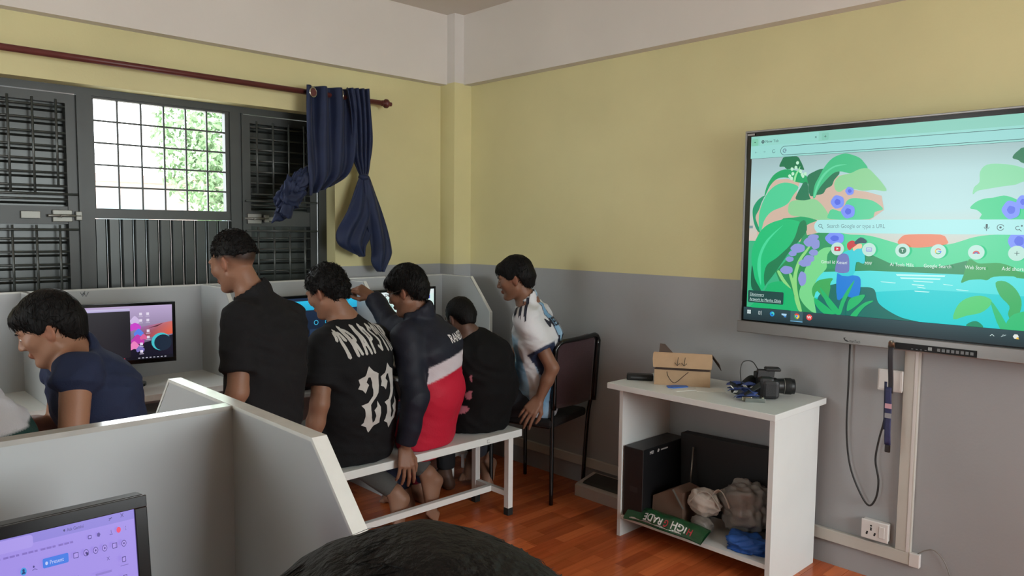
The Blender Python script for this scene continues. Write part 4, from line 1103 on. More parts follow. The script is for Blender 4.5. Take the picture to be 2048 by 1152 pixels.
TL_L = [(-.855, 1.81), (-.898, 1.712), (-.947, 1.592), (-1.005, 1.481), (-1.0, 1.405), (-.93, 1.36), (-.865, 1.33)]
TL_R = [(-.817, 1.81), (-.796, 1.701), (-.772, 1.58), (-.776, 1.504), (-.795, 1.434), (-.82, 1.391), (-.84, 1.33)]
cloth('tail', TL_L, TL_R, lambda u, v: -.115 - .04 * math.sin(math.pi * u) * min(1, 3 * v) - .014 * math.sin(15 * u + 9 * v) * min(1, 2 * v), 26, 26)
TR_L = [(-.83, 1.81), (-.826, 1.7), (-.83, 1.58), (-.80, 1.474), (-.776, 1.367), (-.773, 1.29), (-.735, 1.235)]
TR_R = [(-.792, 1.81), (-.753, 1.718), (-.71, 1.613), (-.67, 1.49), (-.64, 1.381), (-.637, 1.327), (-.70, 1.232)]
cloth('tail', TR_L, TR_R, lambda u, v: -.125 - .03 * math.sin(math.pi * u) * min(1, 3 * v) - .01 * math.sin(11 * u + 6 * v) * min(1, 2 * v), 26, 26)
# bunched end tucked towards the grille
def bunch_mesh(c, r, seed, amp, nu=84, nv_=60):
    rg = np.random.RandomState(seed)
    th = np.linspace(0, np.pi, nv_ + 1)[:, None]; ph = np.linspace(0, 2 * np.pi, nu, endpoint=False)[None, :]
    d = np.stack([np.sin(th) * np.cos(ph), np.sin(th) * np.sin(ph), np.cos(th) + 0 * ph], -1).reshape(-1, 3)
    n = np.zeros(len(d)); warp = np.stack([np.sin(d @ rg.randn(3) * 2.2 + rg.rand() * 6) for _ in range(3)], 1) * .35
    for k in range(9):
        w = rg.randn(3) * (1.5 + .8 * k); n += (1 - 2 * np.abs(np.sin((d + warp) @ w + rg.rand() * 6))) / (1.3 + .55 * k)
    V = d * (1 + amp * n)[:, None] * np.array(r)
    V[:, 0] += .42 * V[:, 2]
    V = V + np.array(c)
    F = [(a * nu + b, (a + 1) * nu + b, (a + 1) * nu + (b + 1) % nu, a * nu + (b + 1) % nu) for a in range(nv_) for b in range(nu)]
    return npobj('bunched_end', V, F, CUR, cur)
bunch_mesh((-1.293, -.095, 1.675), (.088, .05, .135), 14, .2)
bunch_mesh((-1.225, -.105, 1.765), (.05, .04, .085), 5, .16, 60, 40)
EYE = M('eyelet_metal', '#b9b4a6', .25, metal=1.0)
for x, z, tw in ((-1.173, 2.262, .25), (-.969, 2.27, 1.1)):
    mb = MB(); pts = [(x + .024 * math.cos(a) * math.cos(tw), YRD - .03 + .024 * math.cos(a) * math.sin(tw) - (.022 if tw < 1 else 0), z + .026 * math.sin(a)) for a in [2 * math.pi * k / 20 for k in range(21)]]
    mb.tube(pts, .0045, 8, False); obj('eyelet', mb, EYE, cur)
obj('eyelet_hole', MB().cyl((-1.173, YRD - .052, 2.262), (-1.173, YRD - .0535, 2.262), .021, 18), RODM, cur)
# ================================================================ things on and in the side table
def crumple(name, c, r, mat, seed, amp=.18, nu=36, nv=24, flat=None, parent=None, top=1.0, **kw):
    """crumpled soft lump: lumpy ellipsoid with ridged folds, resting on z=flat"""
    rg = np.random.RandomState(seed)
    th = np.linspace(0, np.pi, nv + 1)[:, None]; ph = np.linspace(0, 2 * np.pi, nu, endpoint=False)[None, :]
    d = np.stack([np.sin(th) * np.cos(ph), np.sin(th) * np.sin(ph), np.cos(th) + 0 * ph], -1).reshape(-1, 3)
    n = np.zeros(len(d))
    for k in range(7):
        w = rg.randn(3) * (1.6 + .7 * k); n += (1 - 2 * np.abs(np.sin(d @ w + rg.rand() * 6))) / (1.5 + .6 * k)
    rr = 1 + amp * n
    V = d * rr[:, None] * np.array(r) + np.array(c)
    if flat is not None: V[:, 2] = np.maximum(V[:, 2], flat + .0005 + .002 * rg.rand(len(V)))
    F = [(j * nu + i, (j + 1) * nu + i, (j + 1) * nu + (i + 1) % nu, j * nu + (i + 1) % nu) for j in range(nv) for i in range(nu)]
    return npobj(name, V, F, mat, parent, **kw)

CARD = M('brown_cardboard', '#a98c6c', .75, var=.06, vscale=18, bump=.03, bscale=60)
CARDD = M('dark_cardboard', '#4b3b33', .85)
INK = M('marker_ink', '#2a231f', .6)
# open cardboard box
bo = Vector((-.365, -1.935, TOPZ)); bx = Vector((.52, -.853, 0)).normalized(); by = Vector((.853, .52, 0)).normalized()
TB = Matrix(((bx.x, by.x, 0, bo.x), (bx.y, by.y, 0, bo.y), (0, 0, 1, bo.z), (0, 0, 0, 1)))
box = thing('cardboard_box', 'open brown cardboard box with two drawn arrows on the side table', 'box', (-.25, -2.03, TOPZ))
L_, D_, H_ = .262, .15, .074
b = MB(TB); t_ = .004
b.box((0, 0, 0), (L_, t_, H_)); b.box((0, D_ - t_, 0), (L_, D_, H_)); b.box((0, t_, 0), (t_, D_ - t_, H_)); b.box((L_ - t_, t_, 0), (L_, D_ - t_, H_)); b.box((t_, t_, 0), (L_ - t_, D_ - t_, t_))
obj('tray', b, CARD, box)
obj('painted_gap_shade', MB(TB).box((t_, t_ + .006, H_ - .02), (L_ - t_, t_ + .012, H_ + .03)), CARDD, box)  # dark strip standing in for the shade between tray and flap
# lid hinged at the back, front flap hanging in front
def P(a, d, z): return TB @ Vector((a, d, z))
hz, fz = .086, .156
lid = MB(); lid.prism([P(-.004, D_, hz), P(L_ + .004, D_, hz), P(L_ + .004, -.006, fz), P(-.004, -.006, fz)], (0, 0, .004)); obj('lid', lid, CARD, box)
fl = MB(); fl.prism([P(-.006, -.006, fz), P(L_ + .006, -.006, fz), P(L_ + .008, -.014, fz - .03), P(L_ + .004, -.022, fz - .066), P(-.004, -.022, fz - .066), P(-.008, -.014, fz - .03)], TB.to_3x3() @ Vector((0, -.004, 0)))
flap = obj('front_flap', fl, CARD, box)
ear = MB(); ear.prism([P(L_ + .006, .0, fz - .002), P(L_ + .006, .09, fz - .03), P(L_ + .05, .06, fz - .085), P(L_ + .04, .03, fz - .05)], (0, 0, .004)); obj('side_ear', ear, CARDD, box)
ear = MB(); ear.prism([P(.02, .0, fz + .002), P(.085, .03, fz - .004), P(.045, .05, fz + .035), P(.022, .03, fz + .04)], TB.to_3x3() @ Vector((0, .004, 0))); obj('side_ear', ear, CARDD, box)
ar = MB()
for a in (.108, .14):
    q = lambda da, dz: P(a + da, -.0275 + (-.004 if False else 0) + (dz + .03) * .13 - .001, fz - .002 + dz)
    ar.tube([q(.004, -.012), q(0, -.05)], .0014, 5); ar.tube([q(-.012, -.038), q(0, -.052), q(.013, -.04)], .0014, 5)
obj('drawn_arrow', ar, INK, flap)
ar = MB(); ar.tube(spline([P(.06, -.001, H_ - .008), P(.065, -.001, .045), P(.085, -.001, .018), P(.105, -.001, .017), P(.14, -.001, .05), P(.16, -.001, H_ - .006)], 5), .0014, 5)
obj('drawn_curve', ar, INK, box)
# black bar left of the box
bar = thing('black_device', 'slim black device lying left of the cardboard box', 'device', (-.33, -1.815, TOPZ))
TBr = Matrix.Translation((-.385, -1.785, TOPZ)) @ Matrix.Rotation(math.atan2(-.8, .6), 4, 'Z')
obj('case', MB(TBr).box((0, 0, 0), (.13, .05, .03), .006), BLK, bar)
obj('gloss_strip', MB(TBr).box((.02, -.0008, .012), (.1, 0, .019)), M('strip_grey', '#4a4c4e', .2), bar)
# card and loose paper
obj('blue_card', MB(Matrix.Translation((-.33, -2.04, TOPZ)) @ Matrix.Rotation(-.6, 4, 'Z')).prism([(-.05, -.02, 0), (-.03, -.035, 0), (.05, -.02, 0), (.055, .01, 0), (.0, .025, 0), (-.045, .015, 0)], (0, 0, .004)), M('blue_plastic', '#2f63b5', .4), label='small blue card lying in front of the cardboard box', cat='card')
obj('paper_slip', MB(Matrix.Translation((-.36, -2.10, TOPZ)) @ Matrix.Rotation(-.4, 4, 'Z')).box((-.06, -.03, 0), (.05, .02, .0012)), MATS['paper_white'], label='small white paper slip nearest the table front edge', cat='paper')
obj('paper_slip', MB(Matrix.Translation((-.27, -2.19, TOPZ)) @ Matrix.Rotation(-.9, 4, 'Z')).box((-.07, -.05, 0), (.06, .04, .0012)), MATS['paper_white'], label='white paper sheet between the box and the camera', cat='paper')
# camera: grip body, prism hump with raised flash, zoom lens pointing right
CB = M('camera_black', '#1d1e20', .5, bump=.15, bscale=250)
cm = thing('camera', 'black digital camera with zoom lens lying on the side table', 'camera', (-.19, -2.45, TOPZ))
ldir = Vector((.60, -.80, 0)).normalized(); lr = Vector((ldir.y, -ldir.x, 0))
co = Vector((-.215, -2.425, TOPZ + .058))
TCm = Matrix(((lr.x, ldir.x, 0, co.x), (lr.y, ldir.y, 0, co.y), (0, 0, 1, co.z), (0, 0, 0, 1)))   # local: x across body, y along lens
obj('body', MB(TCm).box((-.068, -.032, -.052), (.068, .034, .04), .014), CB, cm)
obj('grip', MB(TCm).box((.035, -.02, -.055), (.075, .055, .03), .016), CB, cm)
obj('viewfinder_hump', MB(TCm).prism([(-.032, -.035, .034), (.032, -.035, .034), (.024, -.03, .064), (-.024, -.03, .064)], (0, .07, 0)), CB, cm)
obj('flash', MB(TCm).box((-.03, .0, .062), (.03, .066, .076), .006), CB, cm)
ln = MB(TCm); ln.lathe((0, .03, -.006), (0, 1, 0), [(.0, 0), (.036, 0), (.036, .02), (.033, .024), (.034, .05), (.0335, .052), (.036, .056), (.036, .085), (.034, .088), (.034, .098), (.03, .1), (.026, .094), (0, .09)], 24)
lens = obj('lens', ln, BLK, cm)
mb = MB(TCm)
for k in range(9): mb.lathe((0, .03, -.006), (0, 1, 0), [(.0364, .058 + k * .003), (.037, .059 + k * .003), (.0364, .06 + k * .003)], 24)
obj('zoom_ring', mb, RUBBER, lens)
obj('marking_ring', MB(TCm).lathe((0, .03, -.006), (0, 1, 0), [(.0355, .0525), (.0362, .053), (.0362, .0545), (.0355, .055)], 24), CHROME, lens)
obj('eyepiece', MB(TCm).box((-.018, -.046, .028), (.018, -.03, .056), .005), RUBBER, cm)
mb = MB()
s0 = TCm @ Vector((-.06, -.03, .02))
STR = M('black_strap', '#17181a', .65)
mb.sheet(lambda u, v: tuple(s0 + Vector((-.13 * v, .055 * v, -.02 * v + .012 * math.sin(7 * v))) + Vector((0, .0, -.045 * u)) + Vector((-.02, -.02, 0)) * u), 4, 16, .003)
s1 = TCm @ Vector((.06, -.03, .02))
mb.sheet(lambda u, v: tuple(s1 + Vector((-.10 * v, .02 * v, -.045 * v)) + Vector((-.025 * u, -.02 * u, -.02 * u * (1 - v)))), 4, 12, .003)
obj('strap', mb, STR, cm)
obj('strap_cord', MB().tube(spline([tuple(TCm @ Vector((-.03, -.02, .05))), tuple(co + Vector((-.04, .04, .1))), tuple(co + Vector((-.075, .065, .1))), tuple(co + Vector((-.09, .07, .06))), tuple(co + Vector((-.085, .065, .0)))], 7), .0022, 6), CABLE, cm)
# lanyard pile and clear case beside the camera
lp = thing('lanyard_pile', 'tangled blue printed lanyard heaped beside the camera', 'lanyard', (-.32, -2.37, TOPZ))
LB = M('blue_printed_ribbon', '#2c3f78', .55, var=.3, vscale=60)
rg = random.Random(4)
for k in range(7):
    cx, cy = -.315 + rg.uniform(-.05, .05), -2.375 + rg.uniform(-.045, .045); a = rg.uniform(0, 6.28); hgt = .008 + .007 * k
    mb = MB(); R_ = .045 + .01 * (k % 3)
    mb.sheet(lambda u, v, cx=cx, cy=cy, a=a, hgt=hgt, R_=R_: (cx + (v - .5) * 2 * R_ * math.cos(a) - (u - .5) * .022 * math.sin(a) * (1 - .3 * math.sin(4 * v)), cy + (v - .5) * 2 * R_ * math.sin(a) + (u - .5) * .022 * math.cos(a), TOPZ + .003 + hgt + math.sin(v * math.pi) * .012 + (u - .5) * .012 * math.cos(5 * v + k)), 3, 12, .0025)
    obj('ribbon_loop', mb, LB, lp)
for k, (x, y, z) in enumerate(((-.355, -2.345, .05), (-.315, -2.385, .055), (-.35, -2.36, .03))):
    obj('printed_badge', MB(Matrix.Translation((x, y, TOPZ + z)) @ Matrix.Rotation(.5 + k, 4, 'Z') @ Matrix.Rotation(.7, 4, 'X')).box((-.009, -.009, 0), (.009, .009, .0015)), MATS['paper_white'], lp)
cc = thing('clear_card_case', 'small clear case with metal clip in front of the camera', 'case', (-.345, -2.43, TOPZ))
TCc = Matrix.Translation((-.36, -2.41, TOPZ)) @ Matrix.Rotation(-.95, 4, 'Z')
obj('case', MB(TCc).box((0, -.025, 0), (.085, .025, .018), .003), M('clear_plastic_grey', '#8f9792', .1, trans=.5), cc)
obj('metal_clip', MB(TCc).box((-.012, -.012, .002), (.03, .012, .021), .003).box((.07, -.014, .004), (.078, .014, .022), .002), M('clip_steel', '#a9a796', .25, metal=1), cc)
# ---- inside the cabinet
PCM = M('tower_black', '#17181a', .4, var=.1, vscale=5)
pc = thing('computer_tower_box', 'tall black computer case box standing left inside the open table', 'box', (-.27, -1.89, SHZ))
obj('carton', MB().box((-.452, -1.945, SHZ), (-.09, -1.83, .455), .003), PCM, pc)
obj('front_badge', MB().box((-.4528, -1.915, .24), (-.4522, -1.87, .265)), M('badge_dark', '#2b2b2d', .5), pc)
TX = Matrix(((1, 0, 0, -.40), (0, 0, -1, -1.9454), (0, 1, 0, .425), (0, 0, 0, 1)))
lg = Pic(TX, .0001); lg.text('MSI', 0, 0, .022, (200, 200, 200), bold=.0006); lg.poly([(.062, .001), (.074, .0), (.08, .009), (.074, .017), (.066, .013)], (150, 150, 150)); lg.poly([(.092, .004), (.15, .004), (.15, .011), (.092, .011)], (120, 120, 120))
npobj('printed_logo', [tuple(v) for v in lg.v], lg.f, M('grey_print', '#b9b9b9', .5), pc, smooth=False)
obj('flat_black_box', MB(Matrix.Translation((-.115, -2.26, SHZ)) @ Matrix.Rotation(-.03, 4, 'X')).box((-.03, -.29, 0), (.03, .3, .39), .004), M('dull_black_board', '#1f1f20', .6), label='large flat black box leaning at the back inside the table', cat='box')
obj('silver_rod', MB().tube([(-.22, -2.06, .255), (-.16, -2.035, .435)], .0045, 8), M('dull_silver', '#a5a19b', .3, metal=.8), label='thin silver rod leaning in the middle of the cabinet', cat='rod')
bcm = M('dark_brown_card', '#6b5446', .8, var=.1)
obj('brown_carton', MB().prism([(-.385, -1.955, SHZ), (-.385, -2.13, SHZ), (-.385, -2.125, .275), (-.385, -2.07, .285), (-.385, -1.96, .225)], (.145, 0, 0)), bcm, label='small brown carton with slanted top inside the table', cat='box')
obj('grey_strap', MB().bar((-.392, -2.075, .285), (-.392, -2.135, .205), .012, .004), M('grey_webbing', '#5b5751', .7), label='short grey strap lying over the brown carton', cat='strap')
BAGW = M('white_plastic_bag', '#b6aea4', .35, spec=.5, var=.12, vscale=20, bump=.3, bscale=40)
BAGG = M('grey_plastic_bag', '#7d7872', .4, spec=.5, var=.15, vscale=12, bump=.35, bscale=35)
crumple('plastic_bag', (-.27, -2.38, .25), (.085, .125, .145), BAGG, 9, .14, 60, 40, flat=SHZ, label='bulky grey plastic bag filled with odds inside the table', cat='bag')
wb = thing('knotted_bag', 'crumpled white plastic bag with tied handles beside the grey bag', 'bag', (-.37, -2.21, SHZ))
crumple('bag_body', (-.345, -2.215, .25), (.045, .085, .07), BAGW, 17, .11, 56, 36, flat=.16, parent=wb)
mb = MB()
mb.sheet(lambda u, v: (-.375 + .03 * (u - .5) + .02 * v, -2.16 - .15 * v, .25 + .055 * math.sin(math.pi * v) + .022 * (u - .5) * math.cos(5 * v)), 3, 14, .003)
mb.sheet(lambda u, v: (-.36 + .03 * (u - .5) + .02 * v, -2.25 - .10 * v, .26 + .065 * math.sin(math.pi * v) + .02 * (u - .5) * math.cos(4 * v + 1)), 3, 12, .003)
obj('tied_handle', mb, BAGW, wb)
crumple('bag_tail', (-.36, -2.22, .15), (.05, .06, .045), BAGG, 12, .1, flat=SHZ, parent=wb)
BLUEC = M('blue_cloth', '#2457a6', .6, var=.15, vscale=20, bump=.3, bscale=40)
crumple('blue_cloth', (-.375, -2.46, .125), (.075, .115, .05), BLUEC, 21, .24, 56, 36, flat=SHZ, label='crumpled bright blue cloth at the right front of the shelf', cat='cloth')
GRN = M('green_foil', '#1e4a2c', .25, spec=.6, var=.2, vscale=15, bump=.25, bscale=30)
gp = thing('green_packet', 'flat green packet with upside-down white lettering on the shelf edge', 'packet', (-.43, -2.09, SHZ))
def pk(u, v, up):
    y = -1.862 - .43 * u; w = .055 * (1 - .2 * abs(u - .5))
    hgt = .03 * math.sin(math.pi * v) ** .7 * (math.sin(math.pi * min(max(u, .02), .98)) ** .35)
    return (-.49 + .085 * v + .006 * math.sin(9 * u), y, SHZ + .004 + .04 * v + (hgt * .95 + .004 * math.sin(20 * u + 3 * v) * math.sin(math.pi * v) if up else -.004) + .01 * math.sin(3 * u))
mb = MB(); mb.sheet(lambda u, v: pk(u, v, True), 30, 10); mb.sheet(lambda u, v: pk(1 - u, v, False), 30, 10)
go = obj('pouch', mb, GRN, gp)
def on_pk(a, b, lift=.0015):   # a along the packet 0..1, b across 0..1
    q = pk(a, b, True); return (q[0] - lift * .6, q[1], q[2] + lift)
def pk_text(s, a0, a1, b0, b1, mat, name):
    vs, fs = text2d(s, 1.0, bold=.02); xs = [v[0] for v in vs]; ys = [v[1] for v in vs]; w = max(xs) - min(xs); h = max(ys) - min(ys)
    npobj(name, [on_pk(a0 + (a1 - a0) * (x - min(xs)) / w, b0 + (b1 - b0) * (y - min(ys)) / h) for x, y in vs], fs, mat, go, smooth=False)
WPR = M('silver_print', '#d7dad6', .3); RPR = M('red_print', '#b0343c', .5)
pk_text('IGH', .79, .62, .36, .08, WPR, 'lettering'); pk_text('H', .86, .81, .36, .08, RPR, 'lettering')
pk_text('RADE', .5, .25, .36, .08, WPR, 'lettering'); pk_text('G', .58, .53, .36, .08, RPR, 'lettering')
mb = MB(); mb.sheet(lambda u, v: on_pk(.07 + .66 * u, .5 + .22 * v * (.7 + .3 * math.sin(14 * u)), .002), 24, 3); 
mb2 = MB(); mb2.sheet(lambda u, v: on_pk(.08 + .68 * u, .02 + .05 * v * (.6 + .4 * math.sin(23 * u)), .003), 24, 2)
obj('shiny_seam', mb2, M('foil_silver', '#cfd8d2', .15, metal=.9, bump=.4, bscale=120), go)
# ---- grey stand on the floor under the chair side
dv = thing('floor_scale', 'low grey plastic base unit with dark pad on the floor by the table', 'device', (-.11, -1.46, 0))
mb = MB(); mb.prism([(-.192, -1.29, 0.001), (-.192, -1.29, .062), (-.18, -1.29, .07), (-.03, -1.29, .1), (-.026, -1.29, 0.001)], (0, -.36, 0))
obj('tray_body', mb, M('warm_grey_plastic', '#b5aea6', .45, spec=.4), dv)
obj('dark_pad', MB().prism([(-.168, -1.325, .0735), (-.155, -1.325, .084), (-.05, -1.325, .105), (-.04, -1.325, .099)], (0, -.30, 0)), M('charcoal_pad', '#34332f', .6), dv)
# ================================================================ people: smooth-blended distance fields turned into one continuous mesh each
def nv(v):
    v = np.asarray(v, float); return v / (np.linalg.norm(v) + 1e-12)

class Field:
    def __init__(s, lo, hi, h, fine=()):
        s.ax = []
        for i in range(3):
            c = [lo[i]]
            while c[-1] < hi[i]:
                st = h
                for f in fine:
                    if f[0][i] - h < c[-1] < f[1][i]: st = min(st, f[2])
                c.append(c[-1] + st)
            s.ax.append(np.array(c))
        s.v = np.full([len(a) for a in s.ax], 1.0, dtype=np.float32)
        s.h = h
    def block(s, lo, hi):
        sl, cs = [], []
        for i in range(3):
            a = max(0, np.searchsorted(s.ax[i], lo[i]) - 1); b = min(len(s.ax[i]), np.searchsorted(s.ax[i], hi[i]) + 1)
            if b <= a: return None, None
            sl.append(slice(a, b)); cs.append(s.ax[i][a:b])
        X = cs[0][:, None, None].astype(np.float32); Y = cs[1][None, :, None].astype(np.float32); Z = cs[2][None, None, :].astype(np.float32)
        return tuple(sl), (X, Y, Z)
    def put(s, sl, d, k, op):
        a = s.v[sl]
        if op == 'u':
            if k <= 0: s.v[sl] = np.minimum(a, d)
            else:
                h = np.clip(.5 + .5 * (a - d) / k, 0, 1); s.v[sl] = a * (1 - h) + d * h - k * h * (1 - h)
        else:
            d = -d
            if k <= 0: s.v[sl] = np.maximum(a, d)
            else:
                h = np.clip(.5 - .5 * (a - d) / k, 0, 1); s.v[sl] = a * (1 - h) + d * h + k * h * (1 - h)
    def limb(s, a, b, ra, rb, k=.02, flat=None, ratio=1.0, cut=False, op='u', cut0=False):
        a, b = np.asarray(a, float), np.asarray(b, float); R = max(ra, rb) * max(1, ratio) + .03 + k
        sl, P = s.block(np.minimum(a, b) - R, np.maximum(a, b) + R)
        if sl is None: return s
        X, Y, Z = P[0] - a[0], P[1] - a[1], P[2] - a[2]
        ba = b - a; L2 = float(ba @ ba) + 1e-12
        tr = (X * ba[0] + Y * ba[1] + Z * ba[2]) / L2
        t = np.clip(tr, 0, 1)
        QX, QY, QZ = X - t * ba[0], Y - t * ba[1], Z - t * ba[2]
        q2 = QX * QX + QY * QY + QZ * QZ
        if flat is not None:
            f = nv(flat); qs = QX * f[0] + QY * f[1] + QZ * f[2]
            q2 = q2 + qs * qs * (1 / ratio ** 2 - 1)
        d = np.sqrt(np.maximum(q2, 0)) - (ra + (rb - ra) * t)
        L = math.sqrt(L2)
        if cut: d = np.maximum(d, (tr - 1) * L)
        if cut0: d = np.maximum(d, -tr * L)
        s.put(sl, d.astype(np.float32), k, op); return s
    def ell(s, c, r, axes=None, k=.015, op='u'):
        c = np.asarray(c, float); R = max(r) + .03 + k
        sl, P = s.block(c - R, c + R)
        if sl is None: return s
        X, Y, Z = P[0] - c[0], P[1] - c[1], P[2] - c[2]
        A = np.eye(3) if axes is None else np.asarray(axes, float)
        q = [(X * A[i][0] + Y * A[i][1] + Z * A[i][2]) / r[i] for i in range(3)]
        k0 = np.sqrt(q[0] ** 2 + q[1] ** 2 + q[2] ** 2); k1 = np.sqrt((q[0] / r[0]) ** 2 + (q[1] / r[1]) ** 2 + (q[2] / r[2]) ** 2) + 1e-9
        s.put(sl, (k0 * (k0 - 1) / k1).astype(np.float32), k, op); return s
    def plane_cut(s, p, n):
        """remove everything on the side n points to"""
        n = nv(n); X, Y, Z = s.ax[0][:, None, None], s.ax[1][None, :, None], s.ax[2][None, None, :]
        s.v = np.maximum(s.v, ((X - p[0]) * n[0] + (Y - p[1]) * n[1] + (Z - p[2]) * n[2]).astype(np.float32)); return s
    def seat(s, bx):
        if bx is None: return s
        x0, x1, y0, y1, z1 = bx
        X, Y, Z = s.ax[0][:, None, None], s.ax[1][None, :, None], s.ax[2][None, None, :]
        d = np.maximum(np.maximum(np.abs(X - (x0 + x1) / 2) - (x1 - x0) / 2, np.abs(Y - (y0 + y1) / 2) - (y1 - y0) / 2), np.abs(Z - z1 + .027) - .027)
        s.v = np.maximum(s.v, -d.astype(np.float32)); return s
    def mesh(s):
        F = s.v; ins = F < 0
        nx, ny, nz = F.shape
        cnt = np.zeros((nx - 1, ny - 1, nz - 1), np.int8)
        for i in (0, 1):
            for j in (0, 1):
                for k in (0, 1): cnt += ins[i:nx - 1 + i, j:ny - 1 + j, k:nz - 1 + k]
        I, J, K = np.nonzero((cnt > 0) & (cnt < 8))
        idx = np.full(cnt.shape, -1, np.int32); idx[I, J, K] = np.arange(len(I))
        acc = np.zeros((len(I), 3)); n = np.zeros(len(I))
        cor = [(i, j, k) for i in (0, 1) for j in (0, 1) for k in (0, 1)]
        for a in cor:
            for ax in range(3):
                if a[ax]: continue
                b = list(a); b[ax] = 1
                va = F[I + a[0], J + a[1], K + a[2]]; vb = F[I + b[0], J + b[1], K + b[2]]
                m = (va < 0) != (vb < 0)
                t = np.where(m, va / np.where(m, va - vb, 1), 0)
                p = np.stack([s.ax[0][I + a[0]], s.ax[1][J + a[1]], s.ax[2][K + a[2]]], 1)
                q = np.stack([s.ax[0][I + b[0]], s.ax[1][J + b[1]], s.ax[2][K + b[2]]], 1)
                acc += np.where(m[:, None], p + (q - p) * t[:, None], 0); n += m
        V = acc / n[:, None]
        faces = []
        for ax in range(3):
            sl0 = [slice(1, -1)] * 3; sl0[ax] = slice(0, -1); sl1 = list(sl0); sl1[ax] = slice(1, None)
            a, b = ins[tuple(sl0)], ins[tuple(sl1)]
            C = np.array(np.nonzero(a != b)).T
            off = np.array([1, 1, 1]); off[ax] = 0
            C = C + off; sgn = ins[C[:, 0], C[:, 1], C[:, 2]]
            u, w = [(1, 2), (2, 0), (0, 1)][ax]
            eu = np.zeros(3, int); eu[u] = 1; ew = np.zeros(3, int); ew[w] = 1
            q = [C - eu - ew, C - ew, C, C - eu]
            Q = np.stack([idx[c[:, 0], c[:, 1], c[:, 2]] for c in q], 1)
            Q[~sgn] = Q[~sgn][:, ::-1]
            faces.append(Q)
        return V, np.concatenate(faces)

def normals(V, F):
    n = np.cross(V[F[:, 2]] - V[F[:, 0]], V[F[:, 3]] - V[F[:, 1]])
    N = np.zeros_like(V)
    for k in range(4): np.add.at(N, F[:, k], n)
    return N / (np.linalg.norm(N, axis=1, keepdims=True) + 1e-12)

def relax(V, F, it=1, lam=.5):
    for _ in range(it):
        S = np.zeros_like(V); c = np.zeros(len(V))
        for a, b in ((0, 1), (1, 2), (2, 3), (3, 0)):
            np.add.at(S, F[:, a], V[F[:, b]]); np.add.at(S, F[:, b], V[F[:, a]]); np.add.at(c, F[:, a], 1); np.add.at(c, F[:, b], 1)
        V = V + lam * (S / c[:, None] - V)
    return V

def ridge(V, seed, freq, stretch=(1, 1, 1), n=4):
    """creases: sum of folded, warped sine waves"""
    rg = np.random.RandomState(seed); P = V * np.array(stretch) * freq; out = np.zeros(len(V))
    W = np.stack([np.sin(P @ rg.randn(3) * .7 + rg.rand() * 6) for _ in range(3)], 1)
    for k in range(n):
        w = rg.randn(3); w /= np.linalg.norm(w)
        out += (1 - np.abs(np.sin((P + W * .8) @ w * (1 + .5 * k) + rg.rand() * 6)) * 1.6) / (1 + .5 * k)
    return out / n

def attr_mat(name, rough, bump, bscale, sheen=0.0, spec=.4, sss=0.0):
    m = bpy.data.materials.new(name); m.use_nodes = True
    nt = m.node_tree; b = nt.nodes['Principled BSDF']
    a = nt.nodes.new('ShaderNodeAttribute'); a.attribute_name = 'Col'
    nt.links.new(a.outputs['Color'], b.inputs['Base Color'])
    b.inputs['Roughness'].default_value = rough; b.inputs['Specular IOR Level'].default_value = spec; b.inputs['Sheen Weight'].default_value = sheen
    if sss > 0:
        b.inputs['Subsurface Weight'].default_value = sss; b.inputs['Subsurface Radius'].default_value = (.012, .005, .003); b.inputs['Subsurface Scale'].default_value = .5
    tc = nt.nodes.new('ShaderNodeTexCoord'); n = nt.nodes.new('ShaderNodeTexNoise'); n.inputs['Scale'].default_value = bscale; n.inputs['Detail'].default_value = 3
    nt.links.new(tc.outputs['Object'], n.inputs['Vector'])
    bp = nt.nodes.new('ShaderNodeBump'); bp.inputs['Strength'].default_value = bump; bp.inputs['Distance'].default_value = .004
    nt.links.new(n.outputs['Fac'], bp.inputs['Height']); nt.links.new(bp.outputs[0], b.inputs['Normal'])
    return m
SKINM = attr_mat('skin', .5, .12, 160, spec=.35)
CLOTHM = attr_mat('cotton_cloth', .85, .25, 220, sheen=0, spec=.18)
SHINYM = attr_mat('sport_cloth', .62, .2, 120, sheen=0, spec=.3)
HAIRM = M('black_hair', '#080707', .6, spec=.2, bump=.5, bscale=160, stretch=(1, 1, .25))
EYEW = M('eye_white', '#cfc8c0', .25); EYEI = M('eye_dark', '#1a100c', .2)
LETW = M('shirt_print_white', '#b9b8b4', .7); LETK = M('shirt_print_black', '#1c2030', .7)

def dist_seg(V, a, b):
    a, b = np.asarray(a, float), np.asarray(b, float); t = np.clip(((V - a) @ (b - a)) / ((b - a) @ (b - a)), 0, 1)
    return np.linalg.norm(V - a - t[:, None] * (b - a), axis=1), t

def head_axes(F, up=(0, 0, 1), roll=0.0):
    f = nv(F); l = nv(np.cross(up, f)); u = np.cross(f, l)
    if roll: l, u = l * math.cos(roll) + u * math.sin(roll), u * math.cos(roll) - l * math.sin(roll)
    return f, l, u

